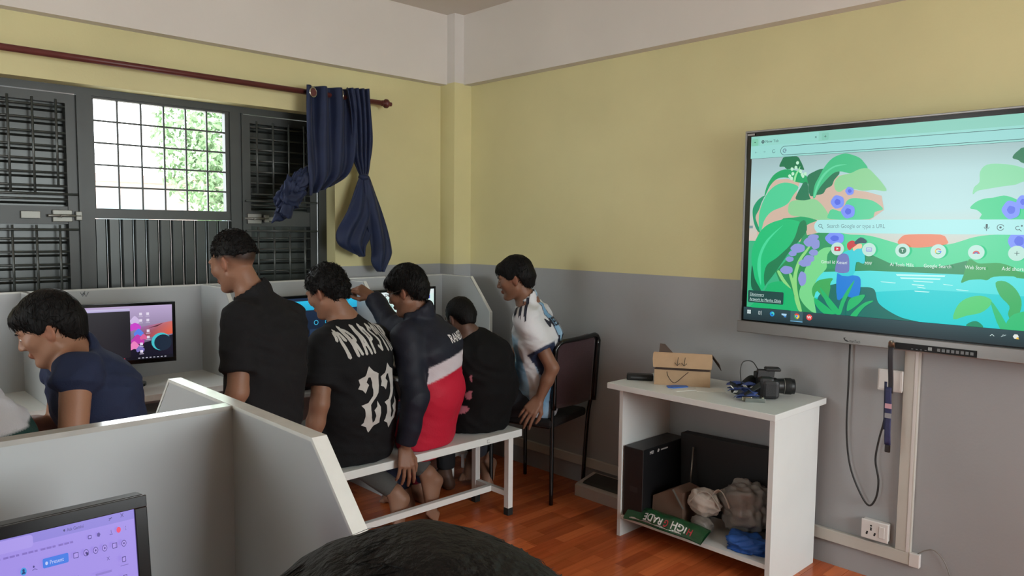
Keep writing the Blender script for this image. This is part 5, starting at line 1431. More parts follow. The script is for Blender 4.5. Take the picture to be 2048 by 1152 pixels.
def add_head(B, c, A, sc=1.0):
    """c: point between the ears; A=(front,left,up)"""
    f, l, u = A; c = np.asarray(c, float)
    def p(x, y, z): return c + sc * (x * f + y * l + z * u)
    E = lambda q, r, k=.015, op='u': B.ell(q, [sc * v for v in r], A, k * sc, op)
    E(p(-.010, 0, .032), (.096, .076, .084), .01)
    E(p(.028, 0, -.022), (.066, .063, .082), .03)
    for s in (1, -1):
        B.limb(p(-.002, s * .054, -.052), p(.058, s * .022, -.098), .018 * sc, .017 * sc, .025)
        E(p(.062, s * .042, -.018), (.026, .022, .022), .02)
        B.limb(p(.082, s * .044, .026), p(.092, s * .012, .026), .009 * sc, .010 * sc, .014)
    E(p(.07, 0, -.098), (.022, .024, .018), .02)
    for s in (1, -1): E(p(.1, s * .033, .006), (.016, .02, .012), .012, 's')
    for s in (1, -1): E(p(.080, s * .033, .005), (.0135, .0155, .0115), .004)
    B.limb(p(.088, 0, .018), p(.108, 0, -.026), .008 * sc, .0115 * sc, .008)
    for s in (1, -1): E(p(.098, s * .0125, -.031), (.0115, .0085, .008), .006)
    E(p(.090, 0, -.0575), (.0105, .023, .0058), .006); E(p(.088, 0, -.0675), (.0105, .020, .0065), .007)
    for s in (1, -1):
        q = p(-.008, s * .078, -.006); f2 = nv(f * .9 + u * .1 - l * s * .3)
        B.ell(q, [.019 * sc, .0075 * sc, .033 * sc], (nv(f - l * s * .45), nv(l * s + f * .45), u), .006 * sc)
        B.ell(p(-.004, s * .0865, -.002), [.010 * sc, .006 * sc, .018 * sc], (nv(f - l * s * .45), nv(l * s + f * .45), u), .004 * sc, 's')
    return p

def add_hand(B, w, d, n, thumb, curl=.5, sc=1.0, spread=.0, thumb_curl=.3):
    """w wrist, d towards the fingers, n out of the back of the hand, thumb=+1/-1 side along d x n"""
    w, d = np.asarray(w, float), nv(d); n = nv(np.asarray(n, float) - d * (np.asarray(n) @ d)); a = np.cross(d, n)
    tips = []
    for i, o in enumerate((.031, .0105, -.0105, -.030)):
        kn = w + sc * (d * (.086 - .006 * abs(i - 1.2)) + a * o * thumb + n * (.004 - .002 * abs(i - 1.5)))
        B.limb(w + sc * (d * .008 + a * o * thumb * .55), kn, .0145 * sc, .0115 * sc, .012)
        q = kn; dd = nv(d + a * thumb * (spread * (1.5 - i))); Ls = [(.043, .027, .021), (.047, .030, .022), (.043, .028, .021), (.034, .022, .019)][i]
        c = (curl if np.isscalar(curl) else curl[i])
        rr = [.0098, .0088, .0080, .0068]
        for j, L in enumerate(Ls):
            ang = c * (.9, 1.0, .6)[j]
            dd = nv(dd * math.cos(ang) - np.cross(a, dd) * -math.sin(ang)) if False else nv(dd * math.cos(ang) - (n * (dd @ d) - d * (dd @ n)) * math.sin(ang) if j == 0 else dd * math.cos(ang) - np.cross(np.cross(d, n), dd) * math.sin(ang))
            e = q + dd * L * sc
            B.limb(q, e, rr[j] * sc * (.92 if i == 3 else 1), rr[j + 1] * sc * (.92 if i == 3 else 1), .003); q = e
        tips.append(q)
    r = w + sc * (d * .024 + a * thumb * .024 - n * .004)
    t1 = r + sc * .044 * nv(d * .72 + a * thumb * .62 - n * .28)
    t2 = t1 + sc * .034 * nv(d * (.9 - .2 * thumb_curl) + a * thumb * (.25 - thumb_curl) - n * .3)
    t3 = t2 + sc * .026 * nv(d * .95 + a * thumb * (.05 - thumb_curl) - n * .35)
    B.limb(w + sc * d * .012, r, .016 * sc, .015 * sc, .01); B.limb(r, t1, .0145 * sc, .0115 * sc, .008); B.limb(t1, t2, .0115 * sc, .0098 * sc, .004); B.limb(t2, t3, .0098 * sc, .0072 * sc, .003)
    return tips

def add_foot(B, ank, heel, toe, up, sc=1.0):
    """bare foot; toe = point under the big toe joint line, up = direction away from the sole"""
    ank, heel, toe, up = (np.asarray(x, float) for x in (ank, heel, toe, up)); d = nv(toe - heel); up = nv(up - d * (up @ d)); s = np.cross(up, d)
    B.limb(ank, heel + up * .025, .034 * sc, .029 * sc, .02)
    B.limb(heel + up * .026 + d * .01, heel + (toe - heel) * .62 + up * .034, .029 * sc, .027 * sc, .025, s, 1.15)
    B.limb(ank + d * .02, heel + (toe - heel) * .8 + up * .022, .03 * sc, .019 * sc, .025, s, 1.5)
    for i, o in enumerate((-.032, -.014, .002, .017, .031)):
        q = heel + (toe - heel) * (.84 - .02 * i) + s * o + up * .012
        e = q + d * (.042 - .005 * i); B.limb(q, e, .0135 - .001 * i, (.0115 if i == 0 else .0085), .005)
    return s

def hair_mesh(c, A, sc, style, parent, seed=0):
    """cap of hair with lumps and strand clumps; style dict"""
    f, l, u = A; c = np.asarray(c, float)
    t = style.get('t', .014); tt = style.get('top', .02)
    h = .0048 * max(1, sc * .9)
    R = .15 * sc + tt + .02
    B = Field(c - R, c + R, h)
    def p(x, y, z): return c + sc * (x * f + y * l + z * u)
    B.ell(p(-.012, 0, .034 + tt * .35), [sc * (.096 + t), sc * (.076 + t), sc * (.084 + tt)], A, 0)
    B.limb(p(-.075, 0, .0), p(-.07, 0, style.get('nape', -.06)), sc * (.043 + t * .3), sc * .033, .03, l, 1.25)
    if style.get('fringe', 0): B.ell(p(.062, style.get('fr_y', 0), .074), [sc * .045, sc * .062, sc * (.03 + style['fringe'])], A, .02)
    # carve hairline: keep points above a line that drops from forehead to nape
    X, Y, Z = (B.ax[0][:, None, None] - c[0]) / sc, (B.ax[1][None, :, None] - c[1]) / sc, (B.ax[2][None, None, :] - c[2]) / sc
    lx = X * f[0] + Y * f[1] + Z * f[2]; lz = X * u[0] + Y * u[1] + Z * u[2]; lyy = X * l[0] + Y * l[1] + Z * l[2]
    hx = np.array([-.2, -.05, -.028, .012, .034, .055, .075, .13]); hl = style.get('line', [-.075, -.06, -.012, .004, .012, .045, .058, .058])
    zl = np.interp(lx, hx, np.array(hl) ) + style.get('dz', 0)
    zl = zl + .012 * np.sin(lyy * 90) * (lx > .05) * style.get('jag', .6)
    B.v = np.maximum(B.v, (sc * (zl - lz) * .8).astype(np.float32))
    V, F = B.mesh(); V = relax(V, F, 1)
    N = normals(V, F)
    curl = style.get('curl', 0)
    V = V + N * ((ridge(V - c, seed + 5, 70 if curl else 45, (1, 1, 1), 5) * (.007 if curl else .005)) * sc)[:, None]
    # strand clumps
    rg = np.random.RandomState(seed + 1); ns = style.get('n', 900)
    ids = rg.choice(len(V), ns); crown = p(-.045, .0, .125); ec = p(-.012, 0, .03)
    sv, sf = [], []; base = len(V)
    for i in ids:
        q = V[i]; n = N[i] if curl else nv(.35 * N[i] + .65 * nv(q - ec))
        fl = q - crown; fl = fl - n * (fl @ n); fl = nv(fl + f * style.get('fwd', .0) * .05 + rg.randn(3) * (.05 if not curl else .12)); fl = nv(fl - n * (fl @ n))
        L = sc * style.get('len', .03) * (.6 + .8 * rg.rand()); w = sc * style.get('w', .0022) * (.7 + .6 * rg.rand()); sd = np.cross(n, fl); lift = style.get('lift', .12)
        k = len(sv) + base
        pts = []
        for s_, ww in ((0, 1), (.5, .8), (1, .06)):
            cc = q - n * .001 + fl * L * s_ + n * (lift * L * s_ ** 1.4 - (.25 * L * s_ * s_ if curl == 0 else -.1 * L * s_))
            if curl: cc = cc + sd * math.sin(s_ * 5 + i) * L * .22
            pts += [cc + sd * w * ww, cc - sd * w * ww, cc + n * w * ww * .9]
        sv += pts
        for m in (0, 3):
            for a, b in ((0, 1), (1, 2), (2, 0)): sf.append((k + m + a, k + m + b, k + m + 3 + b, k + m + 3 + a))
    V = np.concatenate([V, np.array(sv)]); F = np.concatenate([F, np.array(sf)])
    return npobj('hair', V, F, HAIRM, parent)

def face_parts(c, A, sc, parent, brow='#15100e'):
    f, l, u = A; c = np.asarray(c, float)
    def p(x, y, z): return Vector(c + sc * (x * f + y * l + z * u))
    T = Matrix([[f[i], l[i], u[i]] for i in range(3)])
    for s in (1, -1):
        e = MB(); e.sphere(p(.0835, s * .033, .004), (.0112 * sc, .0118 * sc, .0072 * sc), 12, 8, T); eo = obj('eye', e, EYEW, parent)
        e = MB(); e.sphere(p(.0905, s * .033, .0035), (.0052 * sc, .0058 * sc, .0058 * sc), 10, 6, T); obj('iris', e, EYEI, eo)
        b = MB(); b.tube(spline([p(.0985, s * .016, .0225), p(.0975, s * .034, .027), p(.086, s * .05, .0235)], 4), [.0022 * sc, .003 * sc, .0034 * sc, .0036 * sc, .0034 * sc, .003 * sc, .0026 * sc, .002 * sc, .0012 * sc], 6)
        obj('eyebrow', b, HAIRM, parent)

def project_letters(shapes, T, bvh, direction, lift=.0022, cut=6):
    """2D polygons -> points pressed onto a garment along `direction`"""
    V, F = [], []
    d = Vector(direction)
    for vs, fs in shapes:
        bm = bmesh.new(); bv = [bm.verts.new((x, y, 0)) for x, y in vs]
        for q in fs:
            try: bm.faces.new([bv[i] for i in q])
            except ValueError: pass
        bmesh.ops.triangulate(bm, faces=bm.faces[:])
        for _ in range(5):
            es = [e for e in bm.edges if e.calc_length() > .014]
            if not es: break
            bmesh.ops.subdivide_edges(bm, edges=es, cuts=1, use_grid_fill=False)
            bmesh.ops.triangulate(bm, faces=bm.faces[:])
        k = len(V); bm.verts.index_update(); ok = True; pts = []
        for v in bm.verts:
            q = T @ v.co
            hit = bvh.ray_cast(q - d * .4, d, .9)
            pts.append(hit[0] + hit[1] * lift if hit[0] is not None and hit[1].dot(d) < -.05 else None)
        for fa in bm.faces:
            ids = [v.index for v in fa.verts]
            if all(pts[i] is not None for i in ids): F.append([k + i for i in ids])
        V += [tuple(q) if q is not None else tuple(T @ v.co) for q, v in zip(pts, bm.verts)]
        bm.free()
    used = sorted({i for f in F for i in f}); mp = {i: j for j, i in enumerate(used)}
    return [V[i] for i in used], [[mp[i] for i in f] for f in F]

def skin_cols(V, base, c=None, A=None, sc=1.0):
    col = np.tile(np.array(base[:3]), (len(V), 1))
    rg = np.random.RandomState(2)
    m = sum(np.sin(V @ (rg.randn(3) * 40) + rg.rand() * 6) for _ in range(4)) / 4
    col = col * (1 + .06 * m[:, None])
    if c is not None:
        L = (V - np.asarray(c)) / sc; x, y, z = L @ A[0], L @ A[1], L @ A[2]
        lips = (x > .082) & (np.abs(y) < .026) & (z > -.077) & (z < -.049); col[lips] *= np.array([.85, .66, .64])
        ear = (np.abs(y) > .07) & (np.abs(z) < .04); col[ear] *= np.array([1.08, .92, .9])
        stub = (x > .06) & (np.abs(y) < .04) & (z > -.05) & (z < -.04); col[stub] *= .85
        k = np.clip((z - (-.005 - .55 * np.clip(-x - .02, 0, 1))) / .035, 0, 1) * np.clip((.045 - x) / .02, 0, 1) * (np.abs(y) < .082); col *= (1 - .86 * k)[:, None]
    return np.concatenate([np.clip(col, 0, 1), np.ones((len(V), 1))], 1)

def solid(V, c): return np.tile(np.array(rgb(c)), (len(V), 1))

def person(label, J, hF, skin, hair, shirt, pants, hands=(), feet=None, girth=1.0, head_sc=1.0, roll=0.0, fine_head=.0046, standing=False, face=True, hair_seed=0, seat=None):
    J = {k: np.asarray(v, float) for k, v in J.items()}
    sd = nv(J['shL'] - J['shR']); hs = nv(J['hipL'] - J['hipR']) if 'hipL' in J else nv(sd * np.array([1, 1, 0]))
    g = girth; A = head_axes(hF, roll=roll)
    pel, wst, chs, nk, hd = J['pel'], J['waist'], J['chest'], J['neck'], J['head']
    if 'hipL' not in J: J['hipL'] = pel + hs * .085; J['hipR'] = pel - hs * .085
    root = thing('person', label, 'person', (pel[0], pel[1], 0.0), 'people in the computer room')
    up = nv(nk - chs)
    pts = np.array([v for v in J.values()] + ([] if feet is None else [q for ft in feet for q in ft[:3]]))
    lo, hi = pts.min(0) - .17, pts.max(0) + .17
    fine = [(hd - .125 * head_sc, hd + .125 * head_sc, fine_head)]
    for h in hands: fine.append((np.asarray(h['w']) - .02 + np.minimum(0, nv(h['d']) * .17) - .03, np.asarray(h['w']) + .02 + np.maximum(0, nv(h['d']) * .17) + .03, .0036))
    B = Field(lo, hi, .0085, fine)
    B.limb(pel, wst, .098 * g, .09 * g, .03, hs, 1.4); B.limb(wst, chs, .09 * g, .105 * g, .05, sd, 1.35); B.limb(chs, chs + (nk - chs) * .6, .105 * g, .07 * g, .05, sd, 1.35)
    B.limb(J['shL'], J['shR'], .048, .048, .04)
    B.limb(nk - up * .01, hd + (-.022 * A[0] - .06 * A[2]) * head_sc, .053 * g, .048 * g, .03)
    B.limb(nk, J['shL'] * .75 + nk * .25, .05, .04, .04); B.limb(nk, J['shR'] * .75 + nk * .25, .05, .04, .04)
    for s in 'LR':
        B.limb(J['sh' + s], J['el' + s], .046 * g, .037 * g, .02); B.limb(J['el' + s], J['el' + s] * .6 + J['wr' + s] * .4, .037 * g, .036 * g, .015); B.limb(J['el' + s] * .6 + J['wr' + s] * .4, J['wr' + s], .036 * g, .0245, .015, None)
        B.limb(J['hip' + s], J['kn' + s], .074 * g, .052, .03); B.limb(J['kn' + s], J['kn' + s] * .6 + J['an' + s] * .4, .05, .048, .02); B.limb(J['kn' + s] * .6 + J['an' + s] * .4, J['an' + s], .046, .030, .02)
    add_head(B, hd, A, head_sc)
    for h in hands: add_hand(B, h['w'], h['d'], h['n'], h['thumb'], h.get('curl', .4), h.get('sc', 1.0), h.get('spread', .05), h.get('tc', .3))
    if feet is not None:
        for ft in feet: add_foot(B, *ft)
    B.seat(seat)
    V, F = B.mesh(); V = relax(V, F, 1, .35)
    npobj('body', V, F, SKINM, root, attrs={'Col': skin_cols(V, rgb(skin), hd, A, head_sc)})
    if face: face_parts(hd, A, head_sc, root)
    hair_mesh(hd, A, head_sc, hair, root, hair_seed)
    # ---- shirt
    ex = shirt.get('loose', .016); sl = shirt.get('sleeve', .62)
    up2 = nv(nk - pel)
    lo = np.min([J[k] for k in ('pel', 'waist', 'chest', 'neck', 'shL', 'shR', 'elL', 'elR')] + ([J['wrL'], J['wrR']] if sl > 1 else []), 0) - .2
    hi = np.max([J[k] for k in ('pel', 'waist', 'chest', 'neck', 'shL', 'shR', 'elL', 'elR')] + ([J['wrL'], J['wrR']] if sl > 1 else []), 0) + .2
    S = Field(lo, hi, .0075)
    S.limb(pel + nv(pel - wst) * shirt.get('hem', .03), wst, .112 * g + ex, .104 * g + ex, .03, hs, 1.4, cut0=shirt.get('cuthem', False)); S.limb(wst, chs, .102 * g + ex, .112 * g + ex, .05, sd, 1.38)
    S.limb(chs, chs + (nk - chs) * .6, .110 * g + ex, .072 * g + ex * .6, .05, sd, 1.4); S.limb(J['shL'], J['shR'], .058 + ex * .3, .058 + ex * .3, .04)
    for s in 'LR':
        S.limb(nk - up * .012, J['sh' + s] * .8 + nk * .2, .058, .05, .03)
    cf = shirt.get('cap', .3)
    for s in 'LR': S.limb(J['sh' + s], J['sh' + s] * (1 - cf) + J['el' + s] * cf, .056 * g + ex * .4, .056 * g + ex * .4, .025)
    S.plane_cut(nk + up * shirt.get('neckcut', .012), nv(up * .9 + A[0] * .2) if 'ncn' not in shirt else shirt['ncn'])
    for s in 'LR':
        a, e, w = J['sh' + s], J['el' + s], J['wr' + s]
        if sl <= 1:
            en = a + (e - a) * sl
            S.limb(a, en, .058 * g + ex * .4, .062 * g + ex * .55, .025, cut=True)
        else:
            S.limb(a, e, .058 * g + ex * .5, .052 * g + ex * .5, .025); S.limb(e, w + (w - e) * .0, .052 * g + ex * .5, .040 + ex * .35, .02, cut=True)
    if shirt.get('collar'):
        na = nv(hd - .07 * A[2] - .02 * A[0] - nk); f0 = nv(np.cross(sd, na)); s0 = np.cross(na, f0); r_ = .064 * g
        for k in range(16):
            def cp(t): return nk + na * (shirt.get('ch', .026) - .010 * math.cos(t)) - f0 * .004 + f0 * math.cos(t) * r_ * 1.02 + s0 * math.sin(t) * r_
            S.limb(cp(2 * math.pi * k / 16), cp(2 * math.pi * (k + 1) / 16), shirt['collar'], shirt['collar'], .008, na, 3.2)
    S.seat(seat)
    V, F = S.mesh(); V = relax(V, F, 4, .5); N = normals(V, F)
    am = shirt.get('fold', .010)
    V = V + N * (am * 2.0 * ridge(V, hair_seed + 11, shirt.get('ff', 17), shirt.get('fst', (1, 1, 1.5)), 5))[:, None]
    V = relax(V, F, 1, .3)
    so = npobj('shirt', V, F, shirt.get('mat', CLOTHM), root, attrs={'Col': shirt['col'](V, J, sd, up2)})
    bvh = BVHTree.FromPolygons([Vector(v) for v in V.tolist()], F.tolist())
    # ---- trousers
    if pants:
        lo = np.min([J[k] for k in ('pel', 'knL', 'knR', 'anL', 'anR')], 0) - .17; hi = np.max([J[k] for k in ('pel', 'knL', 'knR', 'anL', 'anR')], 0) + .17
        Tf = Field(lo, hi, .0095)
        Tf.limb(pel, pel * .5 + wst * .5, .108 * g, .1 * g, .03, hs, 1.42)
        for s in 'LR':
            en = J['kn' + s] + (J['an' + s] - J['kn' + s]) * pants.get('len', .93)
            Tf.limb(J['hip' + s], J['kn' + s], .088 * g, .068, .03); Tf.limb(J['kn' + s], en, .066, pants.get('cuff', .054), .02, cut=True)
        Tf.seat(seat)
        V, F = Tf.mesh(); V = relax(V, F, 2, .5); N = normals(V, F); V = V + N * (.005 * ridge(V, hair_seed + 31, 15, n=4))[:, None]
        npobj('trousers', V, F, CLOTHM, root, attrs={'Col': pants['colfn'](V, J) if 'colfn' in pants else solid(V, pants['col'])})
    return root, so, bvh, A

def legs(pel, side, fwd, dist=.42, spread=.12, z=.50, ank=.0, knee_dx=0.0):
    side, fwd = nv(side), nv(fwd); pel = np.asarray(pel, float); out = {}
    for s, k in (('L', 1), ('R', -1)):
        out['hip' + s] = pel + side * .085 * k; kn = pel + fwd * dist + side * spread * k; kn[2] = z; out['kn' + s] = kn
        an = kn + fwd * ank; an[2] = .09; out['an' + s] = an
    return out
def flat_feet(J, fwd):
    r = []
    for s in 'LR':
        a = np.asarray(J['an' + s], float); f = nv(fwd); h = a - f * .035; h[2] = .002; t = h + f * .21; t[2] = .002; r.append((a, h, t, (0, 0, 1)))
    return r
# ---------------------------------------------------------------- standing boy in black
BLACK = '#19191b'
def plainc(c): return lambda V, J, sd, up: solid(V, c)
SK = '#85604c'
H_SHORT = dict(t=.002, top=.020, n=1000, len=.013, lift=.3, curl=1, w=.0028, nape=-.02, fringe=0, line=[.016, .018, .024, .03, .036, .056, .06, .056])
H_CURL = dict(t=.012, top=.020, n=1400, len=.018, curl=1, lift=.25, w=.0028, line=[-.066, -.055, .012, .004, .004, .045, .056, .056])
H_STR = dict(t=.009, top=.020, n=1300, len=.036, lift=.03, fringe=.006, w=.0018, line=[-.07, -.058, .018, .0, -.002, .028, .042, .038])
SEAT = (BX0, BX1, BY0, BY1, .4515)
J = dict(pel=(-2.085, -1.38, .80), waist=(-2.075, -1.385, .93), chest=(-2.065, -1.362, 1.075), neck=(-2.085, -1.324, 1.225), head=(-2.144, -1.277, 1.366), shL=(-2.185, -1.43, 1.165), elL=(-2.229, -1.483, .917), wrL=(-2.30, -1.40, .74), shR=(-1.942, -1.301, 1.145), elR=(-1.901, -1.256, .88), wrR=(-1.99, -1.14, .76))
J.update(hipL=(-2.165, -1.42, .78), hipR=(-2.01, -1.35, .78), knL=(-2.17, -1.40, .44), knR=(-2.01, -1.33, .44), anL=(-2.17, -1.43, .09), anR=(-2.0, -1.35, .09))
person('standing boy in a plain black polo shirt, looking down to the left', J, (-.48, .85, -.30), SK, dict(H_SHORT), dict(col=plainc(BLACK), sleeve=.74, collar=.009, loose=.012, hem=.02, neckcut=.026, ch=.024), dict(col='#2a2c30'), feet=flat_feet(J, (-.3, .95, 0)), hair_seed=1, head_sc=.87)

# ---------------------------------------------------------------- boy in navy polo at the left
J = dict(pel=(-2.60, -1.47, .56), waist=(-2.625, -1.487, .76), chest=(-2.69, -1.50, .985), neck=(-2.743, -1.508, 1.106), head=(-2.806, -1.52, 1.193), shL=(-2.775, -1.655, 1.085), elL=(-2.815, -1.735, .84), wrL=(-2.93, -1.71, .72), shR=(-2.722, -1.32, 1.04), elR=(-2.745, -1.26, .83), wrR=(-2.90, -1.36, .90))
J.update(legs(J['pel'], (-.35, -.94, 0), (-.94, .35, 0), .4, .11))
person('seated boy in a navy polo shirt leaning left, nearest the window monitor', J, (-.80, .32, -.34), '#8d6650', dict(H_STR), dict(col=plainc('#252d45'), sleeve=.14, cap=.08, collar=.007, loose=.014), dict(col='#2c2e36'), feet=flat_feet(J, (-.94, .35, 0)), hair_seed=2, head_sc=.83, girth=.95)

# ---------------------------------------------------------------- boy with the lettered black tee
J = dict(pel=(-1.53, -1.13, .55), waist=(-1.54, -1.175, .72), chest=(-1.563, -1.17, .925), neck=(-1.575, -1.12, 1.085), head=(-1.64, -1.085, 1.215), shL=(-1.712, -1.185, .995), elL=(-1.775, -1.25, .765), wrL=(-1.805, -1.215, .565), shR=(-1.402, -1.09, .98), elR=(-1.33, -1.03, .745), wrR=(-1.40, -.80, .68))
J.update(hipL=(-1.615, -1.11, .54), hipR=(-1.445, -1.11, .54), knL=(-1.52, -.72, .49), knR=(-1.24, -.74, .50), anL=(-1.215, -1.0, .19), anR=(-1.025, -1.015, .25))
ft = [(J['anL'], (-1.208, -1.075, .14), (-1.165, -1.12, -.045 + .05), (.3, -.9, .5)), (J['anR'], (-1.018, -1.12, .205), (-1.075, -1.135, .012), (.25, .95, .05))]
ft = [(J['anL'], (-1.189, -1.05, .158), (-1.24, -1.07, .012), (.1, .95, .2)), (J['anR'], (-.983, -1.055, .205), (-1.035, -1.065, .014), (.1, .95, .1))]
TR, TRs, TRb, _ = person('seated boy in a black tee with white lettering and the number 22', J, (-.36, .86, -.36), '#84604c', dict(H_CURL), dict(col=plainc('#17181a'), sleeve=.72, loose=.022, hem=.04, neckcut=.016, fold=.007), dict(col='#4f4f4d', len=.96, cuff=.05), feet=ft, hands=[dict(w=J['wrL'], d=(-.05, .25, -1), n=(-.9, -.3, 0), thumb=1, curl=.25)], girth=1.07, hair_seed=3, seat=SEAT, head_sc=.9)

def stroke(pts, w):
    """thick polyline with pointed ends -> polygon strips"""
    out = []
    for (x0, y0), (x1, y1) in zip(pts, pts[1:]):
        d = Vector((x1 - x0, y1 - y0)); L = d.length; d /= L; s = Vector((-d.y, d.x)) * w / 2
        a, b = Vector((x0, y0)), Vector((x1, y1))
        poly = [a - d * w * .45, a - s, b - s, b + d * w * .45, b + s, a + s]
        out.append(([tuple(q) for q in poly], [tuple(range(6))]))
    return out
GL = {'T': [[(.5, 0), (.5, .96)], [(.08, .86), (.92, .86)], [(.08, .86), (.02, .62)], [(.92, .86), (.98, .62)]],
      'R': [[(.25, 0), (.25, 1)], [(.25, .92), (.72, .86)], [(.72, .86), (.74, .6)], [(.74, .6), (.3, .5)], [(.45, .48), (.8, .05)]],
      'A': [[(.15, 0), (.46, 1)], [(.85, 0), (.5, 1)], [(.25, .34), (.75, .34)]],
      'P': [[(.25, -.02), (.25, 1)], [(.25, .92), (.72, .84)], [(.72, .84), (.72, .52)], [(.72, .52), (.28, .45)]],
      'S': [[(.82, .8), (.5, .96)], [(.5, .96), (.2, .74)], [(.2, .74), (.78, .34)], [(.78, .34), (.5, .04)], [(.5, .04), (.14, .2)]]}
shapes = []
word = 'TRAPSTAR'; cw, chh = .042, .106
for i, chx in enumerate(word):
    x0 = -.160 + i * cw; arch = .02 * math.cos((i - 3.5) / 3.5 * 1.3)
    for st in GL[chx]:
        shapes += [([(x0 + (px) * 1.0, py + arch) for px, py in vs], fs) for vs, fs in stroke([(px * cw * .84, py * chh) for px, py in st], .0125)]
TWO = [(0.36,1.0),(0.586,0.922),(0.878,0.873),(0.923,0.763),(0.959,0.681),(0.901,0.585),(0.653,0.488),(0.518,0.426),(0.518,0.351),(0.586,0.241),(0.698,0.151),(0.766,0.179),(0.766,0.254),(0.653,0.344),(0.811,0.392),(0.82,0.475),(0.968,0.378),(0.982,0.199),(1.0,0.138),(0.788,0.103),(0.631,0.0),(0.45,0.096),(0.225,0.138),(0.306,0.172),(0.293,0.268),(0.248,0.378),(0.135,0.433),(0.405,0.461),(0.608,0.557),(0.653,0.64),(0.608,0.75),(0.505,0.832),(0.405,0.832),(0.338,0.763),(0.473,0.715),(0.293,0.605),(0.18,0.653),(0.023,0.674),(0.081,0.736),(0.0,0.812),(0.248,0.86)]
for k in (0, 1):
    pts = [(px * .108 - .105 + k * .114, py * .30 - .335) for px, py in TWO]
    vs, fs = fill2d(pts); shapes.append((vs, fs))
fw = Vector((-.29, .955, .06)).normalized(); ctr = Vector((-1.563, -1.168, .955)) - fw * .16; rt = fw.cross(Vector((0, 0, 1))).normalized(); upv = rt.cross(fw)
TT_ = Matrix(((rt.x, upv.x, -fw.x, ctr.x), (rt.y, upv.y, -fw.y, ctr.y), (rt.z, upv.z, -fw.z, ctr.z), (0, 0, 0, 1)))
V, F = project_letters(shapes, TT_, TRb, fw)
npobj('back_lettering', V, F, LETW, TRs, smooth=False)

# ---------------------------------------------------------------- boy in the navy, white and red jacket
J = dict(pel=(-1.135, -1.15, .545), waist=(-1.125, -1.20, .72), chest=(-1.155, -1.215, .93), neck=(-1.205, -1.18, 1.075), head=(-1.252, -1.15, 1.203), shL=(-1.325, -1.24, 1.005), elL=(-1.352, -1.345, .735), wrL=(-1.372, -1.305, .525), shR=(-1.07, -1.10, 1.01), elR=(-1.14, -.86, 1.0), wrR=(-1.165, -.72, 1.145))
J.update(hipL=(-1.2, -1.15, .54), hipR=(-1.06, -1.1, .54), knL=(-1.15, -.73, .5), knR=(-.98, -.7, .5), anL=(-1.02, -.80, .09), anR=(-.9, -.78, .09))
def jackc(V, J, sd, up):
    col = solid(V, '#161a27'); s = V @ np.array([.7215, -.6924, 0]); s0 = J['chest'] @ np.array([.7215, -.6924, 0])
    zb = .785 + .42 * np.abs(s - s0 + .01); h = V[:, 2] - zb
    arm = np.zeros(len(V), bool)
    for k in 'LR':
        for a, b in (('sh', 'el'), ('el', 'wr')):
            d, t = dist_seg(V, J[a + k], J[b + k]); arm |= (d < .078) & ((t > .02) if a == 'sh' else True)
    w1 = np.clip(.5 + (.075 - h) / .006, 0, 1)[:, None]; w2 = np.clip(.5 - h / .006, 0, 1)[:, None]
    new = col * (1 - w1) + np.array(rgb('#c9c3c9')) * w1; new = new * (1 - w2) + np.array(rgb('#b81c36')) * w2
    col = np.where(arm[:, None], col, new)
    return col
def jackp(V, J):
    col = solid(V, '#1c2030')
    for k in 'LR':
        d = V - J['kn' + k]; ax = nv(J['an' + k] - J['kn' + k]); side = nv(np.cross(ax, (0, 1, 0))); q = d - (d @ ax)[:, None] * ax
        col[(np.abs(q[:, 1]) < .012) & (q[:, 0] > .02)] = rgb('#7c1f33')
    return col
hL = dict(w=(-1.372, -1.302, .515), d=(.02, -.10, -1), n=(-.15, -1, .05), thumb=1, curl=[.32, .28, .25, .22], spread=.06, tc=.1)
hL = dict(w=(-1.374, -1.292, .505), d=(-.05, -.28, -1), n=(-.2, -1, .25), thumb=-1, curl=[.3, .32, .34, .36], spread=.10, tc=.05)
hR = dict(w=(-1.165, -.72, 1.145), d=(-.55, .25, .35), n=(-.2, -.6, .8), thumb=-1, curl=[.25, .9, 1.1, 1.2], sc=.95, tc=.3)
JK, JKs, JKb, JA = person('seated boy in a navy, white and red jacket gripping the bench edge', J, (-.46, .84, -.30), '#7f5b48', dict(H_STR, t=.011, top=.023, lift=.16, n=1800), dict(col=jackc, sleeve=2, loose=.02, hem=.05, collar=.013, neckcut=.03, fold=.007, mat=SHINYM), dict(colfn=jackp, len=.95), hands=[hL, hR], feet=flat_feet(J, (-.2, .95, 0)), hair_seed=4, girth=.98, seat=SEAT, head_sc=.91)
def back_text(s, size, ctr, fw, bvh, parent, mat, name, bold=.0, width=None, rise=0.0):
    vs, fs = text2d(s, size, 'CENTER', bold)
    if width:
        w = max(x for x, _ in vs) - min(x for x, _ in vs); vs = [(x * width / w, y) for x, y in vs]
    if rise: vs = [(x, y + rise * x) for x, y in vs]
    fw = Vector(fw).normalized(); rt = fw.cross(Vector((0, 0, 1))).normalized(); upv = rt.cross(fw); c = Vector(ctr)
    T = Matrix(((rt.x, upv.x, -fw.x, c.x), (rt.y, upv.y, -fw.y, c.y), (rt.z, upv.z, -fw.z, c.z), (0, 0, 0, 1)))
    V, F = project_letters([(vs, fs)], T, bvh, fw)
    if V: npobj(name, V, F, mat, parent, smooth=False)
back_text('RANECI', .05, (-1.075, -1.33, .975), (-.45, .89, .03), JKb, JKs, M('jacket_print', '#d8d6d8', .6), 'back_lettering', .001, .15, .05)
gl = MB(); f_, l_, u_ = JA; hc = np.array(J['head'])
gp_ = lambda x, y, z: Vector(hc + .91 * (x * f_ + y * l_ + z * u_))
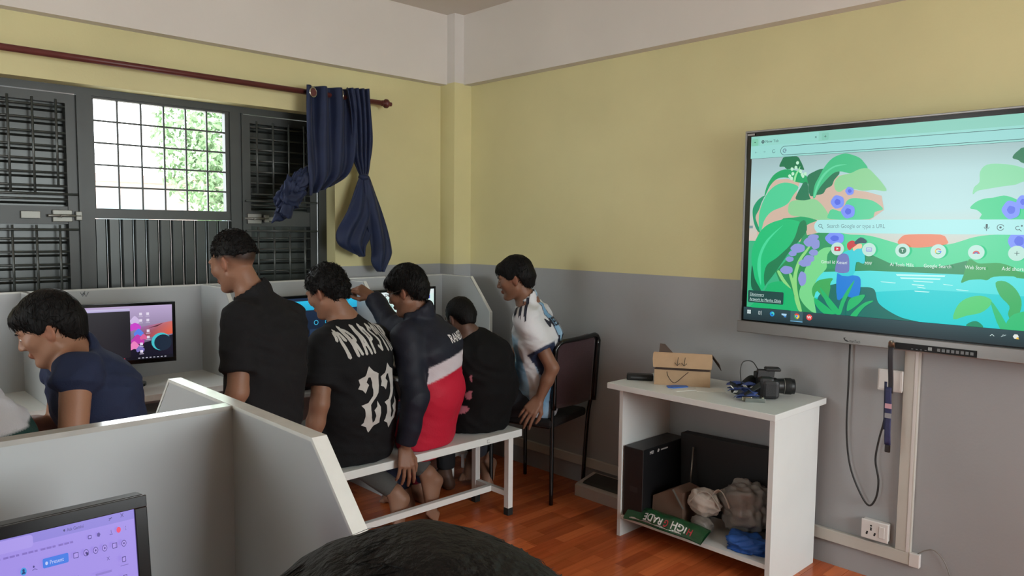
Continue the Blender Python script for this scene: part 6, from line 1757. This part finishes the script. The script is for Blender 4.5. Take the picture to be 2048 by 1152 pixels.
for s in (1, -1):
    gl.tube([gp_(.108 - .006 * abs(math.cos(a)), s * (.034 + .022 * math.cos(a)), .002 + .017 * math.sin(a)) for a in [2 * math.pi * k / 16 for k in range(17)]], .0011, 5, False)
    gl.tube([gp_(.10, s * .056, .006), gp_(.06, s * .076, .01), gp_(.0, s * .083, .012), gp_(-.015, s * .083, .0)], .0016, 5)
gl.tube([gp_(.108, .012, .006), gp_(.111, 0, .008), gp_(.108, -.012, .006)], .0014, 5)
obj('glasses', gl, M('glasses_wire', '#6f6a64', .3, metal=.8), JK)

# ---------------------------------------------------------------- boy in black at the far end of the bench
J = dict(pel=(-.735, -1.11, .54), waist=(-.725, -1.15, .68), chest=(-.775, -1.145, .83), neck=(-.835, -1.105, .95), head=(-.868, -1.08, 1.04), shL=(-.925, -1.13, .875), elL=(-.93, -1.05, .69), wrL=(-.87, -.86, .67), shR=(-.66, -1.08, .87), elR=(-.62, -.98, .68), wrR=(-.67, -.80, .67))
J.update(legs(J['pel'], (-1, -.1, 0), (-.05, 1, 0), .40, .10))
def darkc(V, J, sd, up):
    col = solid(V, '#101011'); s = V @ np.array([.7215, -.6924, 0]) ; s0 = J['chest'] @ np.array([.7215, -.6924, 0])
    m = (s - s0 < -.045) & (V[:, 2] < .80) & (V[:, 2] > .56)
    pat = np.sin(V[:, 2] * 75 + 2 * np.sin(V[:, 0] * 40)) + np.sin(V[:, 1] * 60 + V[:, 2] * 35)
    col[m & (pat > .75)] = rgb('#b9727f'); return col
person('slouching boy in a black tee with pink print at the bench end', J, (.02, .93, -.36), '#5b4236', dict(t=.006, top=.012, n=900, len=.014, lift=.1, line=[-.06, -.05, .015, .0, .0, .045, .055, .055]), dict(col=darkc, sleeve=.8, loose=.02, hem=.05, neckcut=.01), dict(col='#2f3033'), feet=flat_feet(J, (-.05, 1, 0)), head_sc=.85, girth=1.0, hair_seed=5, seat=SEAT)

# ---------------------------------------------------------------- boy in the striped football shirt on the chair
J = dict(pel=(-.35, -1.13, .565), waist=(-.37, -1.16, .715), chest=(-.41, -1.185, .92), neck=(-.462, -1.165, 1.105), head=(-.518, -1.125, 1.234), shL=(-.54, -1.235, 1.03), elL=(-.475, -1.365, .775), wrL=(-.513, -1.315, .615), shR=(-.315, -1.11, 1.025), elR=(-.40, -1.0, .78), wrR=(-.52, -.98, .60))
J.update(hipL=(-.42, -1.16, .555), hipR=(-.33, -1.02, .555), knL=(-.70, -.93, .52), knR=(-.58, -.78, .52), anL=(-.44, -.80, .14), anR=(-.40, -.66, .12))
def messc(V, J, sd, up):
    col = solid(V, '#cfd2d6')
    ax = nv(J['neck'] - J['pel']); d = V - J['pel']; q = d - (d @ ax)[:, None] * ax; fr = nv(np.cross(sd, ax))
    ang = np.arctan2(q @ sd, -(q @ fr)); hgt = d @ ax
    a = np.abs(ang); aw = a + .12 * np.sin(hgt * 13)
    sm = lambda x, w=.03: np.clip(.5 + x / w, 0, 1)
    blue = np.maximum.reduce([sm(.24 - a), sm(np.minimum(aw - .72, 1.22 - aw)) * sm(.30 - hgt, .02), sm(np.minimum(aw - 1.62, 2.35 - aw)) * sm(.40 - hgt, .02), sm(aw - 2.75) * sm(.42 - hgt, .02)])
    navy = sm(np.minimum(a - .24, .32 - a))
    g = .5 + .5 * np.sin(hgt * 22 + ang * 3)
    bl = np.array(rgb('#6f9fc4'))[None] * (1 - g[:, None]) + np.array(rgb('#9cc0da'))[None] * g[:, None]
    arm = np.zeros(len(V), bool); tt = np.zeros(len(V))
    for k in 'LR':
        dd, t = dist_seg(V, J['sh' + k], J['el' + k]); m = (dd < .085) & (t > .05); arm |= m; tt = np.where(m, t, tt)
    bw = (blue * ~arm)[:, None]; col = col * (1 - bw) + bl * bw; nw = (navy * ~arm)[:, None]; col = col * (1 - nw) + np.array(rgb('#2b3a58')) * nw
    cu = (np.clip(.5 + (tt - .59) / .02, 0, 1) * arm)[:, None]; col = col * (1 - cu) + np.array(rgb('#24304a')) * cu
    return col
hM = dict(w=(-.516, -1.31, .608), d=(-.55, .2, -.72), n=(-.35, -.6, .75), thumb=-1, curl=[.3, .32, .34, .36], spread=.09, tc=.1)
ft = [(J['anL'], (-.40, -.80, .10), (-.54, -.92, .02), (.2, -.2, 1)), (J['anR'], (-.37, -.65, .08), (-.52, -.72, .01), (.2, -.2, 1))]
MS, MSs, MSb, _ = person('seated boy in a white and sky-blue football shirt on the chair', J, (-.60, .78, -.20), '#7f5b48', dict(H_STR), dict(col=messc, sleeve=.66, collar=.006, loose=.018, hem=.03, neckcut=.012, mat=SHINYM), dict(col='#33353b', len=.8), hands=[hM], feet=ft, hair_seed=6, girth=.96, head_sc=.92, seat=(-.48, -.06, -1.29, -.86, .4765))
nk_, fz_ = Vector(J['neck']), Vector((-.5, .87, 0)).normalized()
for s_ in ('shL', 'shR'):
    dx = (Vector(J[s_]) - nk_); dx.z = 0; dx.normalize(); dy = Vector((0, 0, 1)).cross(dx) * (1 if s_ == 'shR' else -1)
    T = Matrix(((dx.x, dy.x, 0, nk_.x), (dx.y, dy.y, 0, nk_.y), (0, 0, 1, nk_.z), (0, 0, 0, 1)))
    shp = [([(.062, a), (.2, a + .012), (.2, a + .027), (.062, a + .015)], [(0, 1, 2, 3)]) for a in (-.012, .016, .044)]
    V, F = project_letters(shp, T, MSb, (0, 0, -1))
    if V: npobj('shoulder_stripes', V, F, LETK, MSs, smooth=False)
back_text('MESSI', .06, (-.345, -1.30, .985), (-.5, .87, 0), MSb, MSs, LETK, 'back_lettering', .001, .19)
back_text('10', .15, (-.345, -1.30, .83), (-.5, .87, 0), MSb, MSs, LETK, 'back_number', .004, .13)

# ---------------------------------------------------------------- partly seen person in white and green at the left edge
J = dict(pel=(-3.025, -1.702, .56), waist=(-3.025, -1.722, .74), chest=(-3.035, -1.732, .93), neck=(-3.065, -1.722, 1.09), head=(-3.135, -1.682, 1.22), shL=(-3.095, -1.902, 1.0), elL=(-3.075, -1.972, .77), wrL=(-3.195, -1.922, .7), shR=(-3.005, -1.562, 1.0), elR=(-3.045, -1.482, .78), wrR=(-3.175, -1.462, .72))
J.update(legs(J['pel'], (-.2, -.97, 0), (-.97, .2, 0), .40, .1))
def whitec(V, J, sd, up):
    col = solid(V, '#b9bcc4'); s = V @ np.array([.7215, -.6924, 0]); w = np.clip(.5 + (.985 - V[:, 2]) / .006, 0, 1)[:, None]; return col * (1 - w) + np.array(rgb('#1f3b38')) * w
person('person in a white and dark green shirt cut off at the left edge', J, (-.9, .3, -.2), '#7f5b48', dict(H_STR), dict(col=whitec, sleeve=.8, loose=.02), dict(col='#2a2c33'), feet=flat_feet(J, (-.97, .2, 0)), hair_seed=7)

# ---------------------------------------------------------------- head in the foreground
J = dict(pel=(-3.091, -3.934, 0.557), waist=(-3.101, -3.934, 0.737), chest=(-3.111, -3.884, 0.917), neck=(-3.121, -3.814, 1.057), head=(-3.121, -3.734, 1.177), shL=(-3.291, -3.874, 0.977), elL=(-3.341, -3.754, 0.757), wrL=(-3.241, -3.534, 0.737), shR=(-2.951, -3.874, 0.977), elR=(-2.901, -3.754, 0.757), wrR=(-3.001, -3.534, 0.737))
J.update(legs(J['pel'], (-1, 0, 0), (0, 1, 0), .40, .1))
person('dark-haired head of a person in the near foreground, seen from behind', J, (.02, .96, -.22), '#7d5540', dict(H_STR, t=.033, top=.03, n=7000, len=.045, w=.0006, lift=.0), dict(col=plainc('#2b2b30'), sleeve=.7, loose=.016), dict(col='#2b2d33'), feet=flat_feet(J, (0, 1, 0)), hair_seed=8)

# ---------------------------------------------------------------- stools under the seated people at the left and in front
def stool(label, x, y, z=.45):
    t = thing('stool', label, 'stool', (x, y, 0), 'round black stools')
    obj('seat', MB().lathe((x, y, z - .045), (0, 0, 1), [(0, 0), (.15, 0), (.165, .012), (.165, .032), (.15, .044), (0, .045)], 24), FABK, t)
    for k in range(4):
        a = math.pi / 4 + k * math.pi / 2
        obj('leg', MB().tube([(x + .12 * math.cos(a), y + .12 * math.sin(a), z - .045), (x + .17 * math.cos(a), y + .17 * math.sin(a), 0)], .011, 8), BLKG, t)
    obj('foot_ring', MB().tube([(x + .148 * math.cos(a), y + .148 * math.sin(a), .2) for a in [2 * math.pi * k / 24 for k in range(25)]], .007, 6, False), BLKG, t)
stool('round black stool under the boy in the navy polo', -2.60, -1.47)
stool('round black stool under the person in white and green', -3.005, -1.72)
stool('round black stool under the person in the near foreground', -3.091, -3.934, 0.459)

# ---------------------------------------------------------------- outside the window
LEAF = M('sunlit_leaf', '#7f9a72', .6, var=.3, vscale=3)
BARK = M('bark', '#6a5a4c', .9)
def tree(label, x, y, zc, R_, n, seed):
    t = thing('tree', label, 'tree', (x, y, -.5), 'greenery outside the window'); rg = np.random.RandomState(seed)
    obj('trunk', MB().tube(spline([(x, y, -.5), (x + .1, y, 1.0), (x - .05, y + .1, zc)], 5), .14, 8), BARK, t)
    d = rg.randn(n, 3); d /= np.linalg.norm(d, axis=1)[:, None]; c = np.array([x, y, zc]) + d * (rg.rand(n, 1) ** .4) * np.array(R_)
    a = rg.randn(n, 3); a /= np.linalg.norm(a, axis=1)[:, None]; b = np.cross(a, rg.randn(n, 3)); b /= np.linalg.norm(b, axis=1)[:, None]
    L = .075 * (.6 + .8 * rg.rand(n, 1)); W = L * .4
    V = np.stack([c - a * L, c + b * W, c + a * L, c - b * W], 1).reshape(-1, 3)
    tag(npobj('foliage', V, np.arange(4 * n).reshape(-1, 4), LEAF, t, smooth=False), kind='stuff')
tree('leafy green tree outside, right part of the open window', 3.2, 9.5, 3.0, (2.0, 1.6, 1.7), 12000, 3)
tree('small bright shrub outside, low in the open window', 2.1, 7.2, 1.75, (.5, .4, .45), 900, 5)
WALLP = M('pale_pink_render', '#d3bdb6', .9, var=.08)
hw = thing('neighbour_building', 'pale building with red band seen faintly through the window', 'building', (3, 12, -.5))
obj('wall', MB().box((-2, 12, -.5), (9, 12.3, 2.35)), WALLP, hw)
obj('parapet', MB().box((-2, 11.9, 2.35), (9, 12.3, 2.5)), M('brick_red_band', '#c79a8e', .9), hw)
for k in range(5): obj('window', MB().box((-1 + 2 * k, 11.96, .8), (-.1 + 2 * k, 12, 1.9)), M('far_glass', '#9fb2b8', .2), hw)
obj('outside_ground', MB().box((-12, .3, -.7), (16, 30, -.5)), M('outside_paving', '#a8a59b', .9, var=.1), kind='structure')
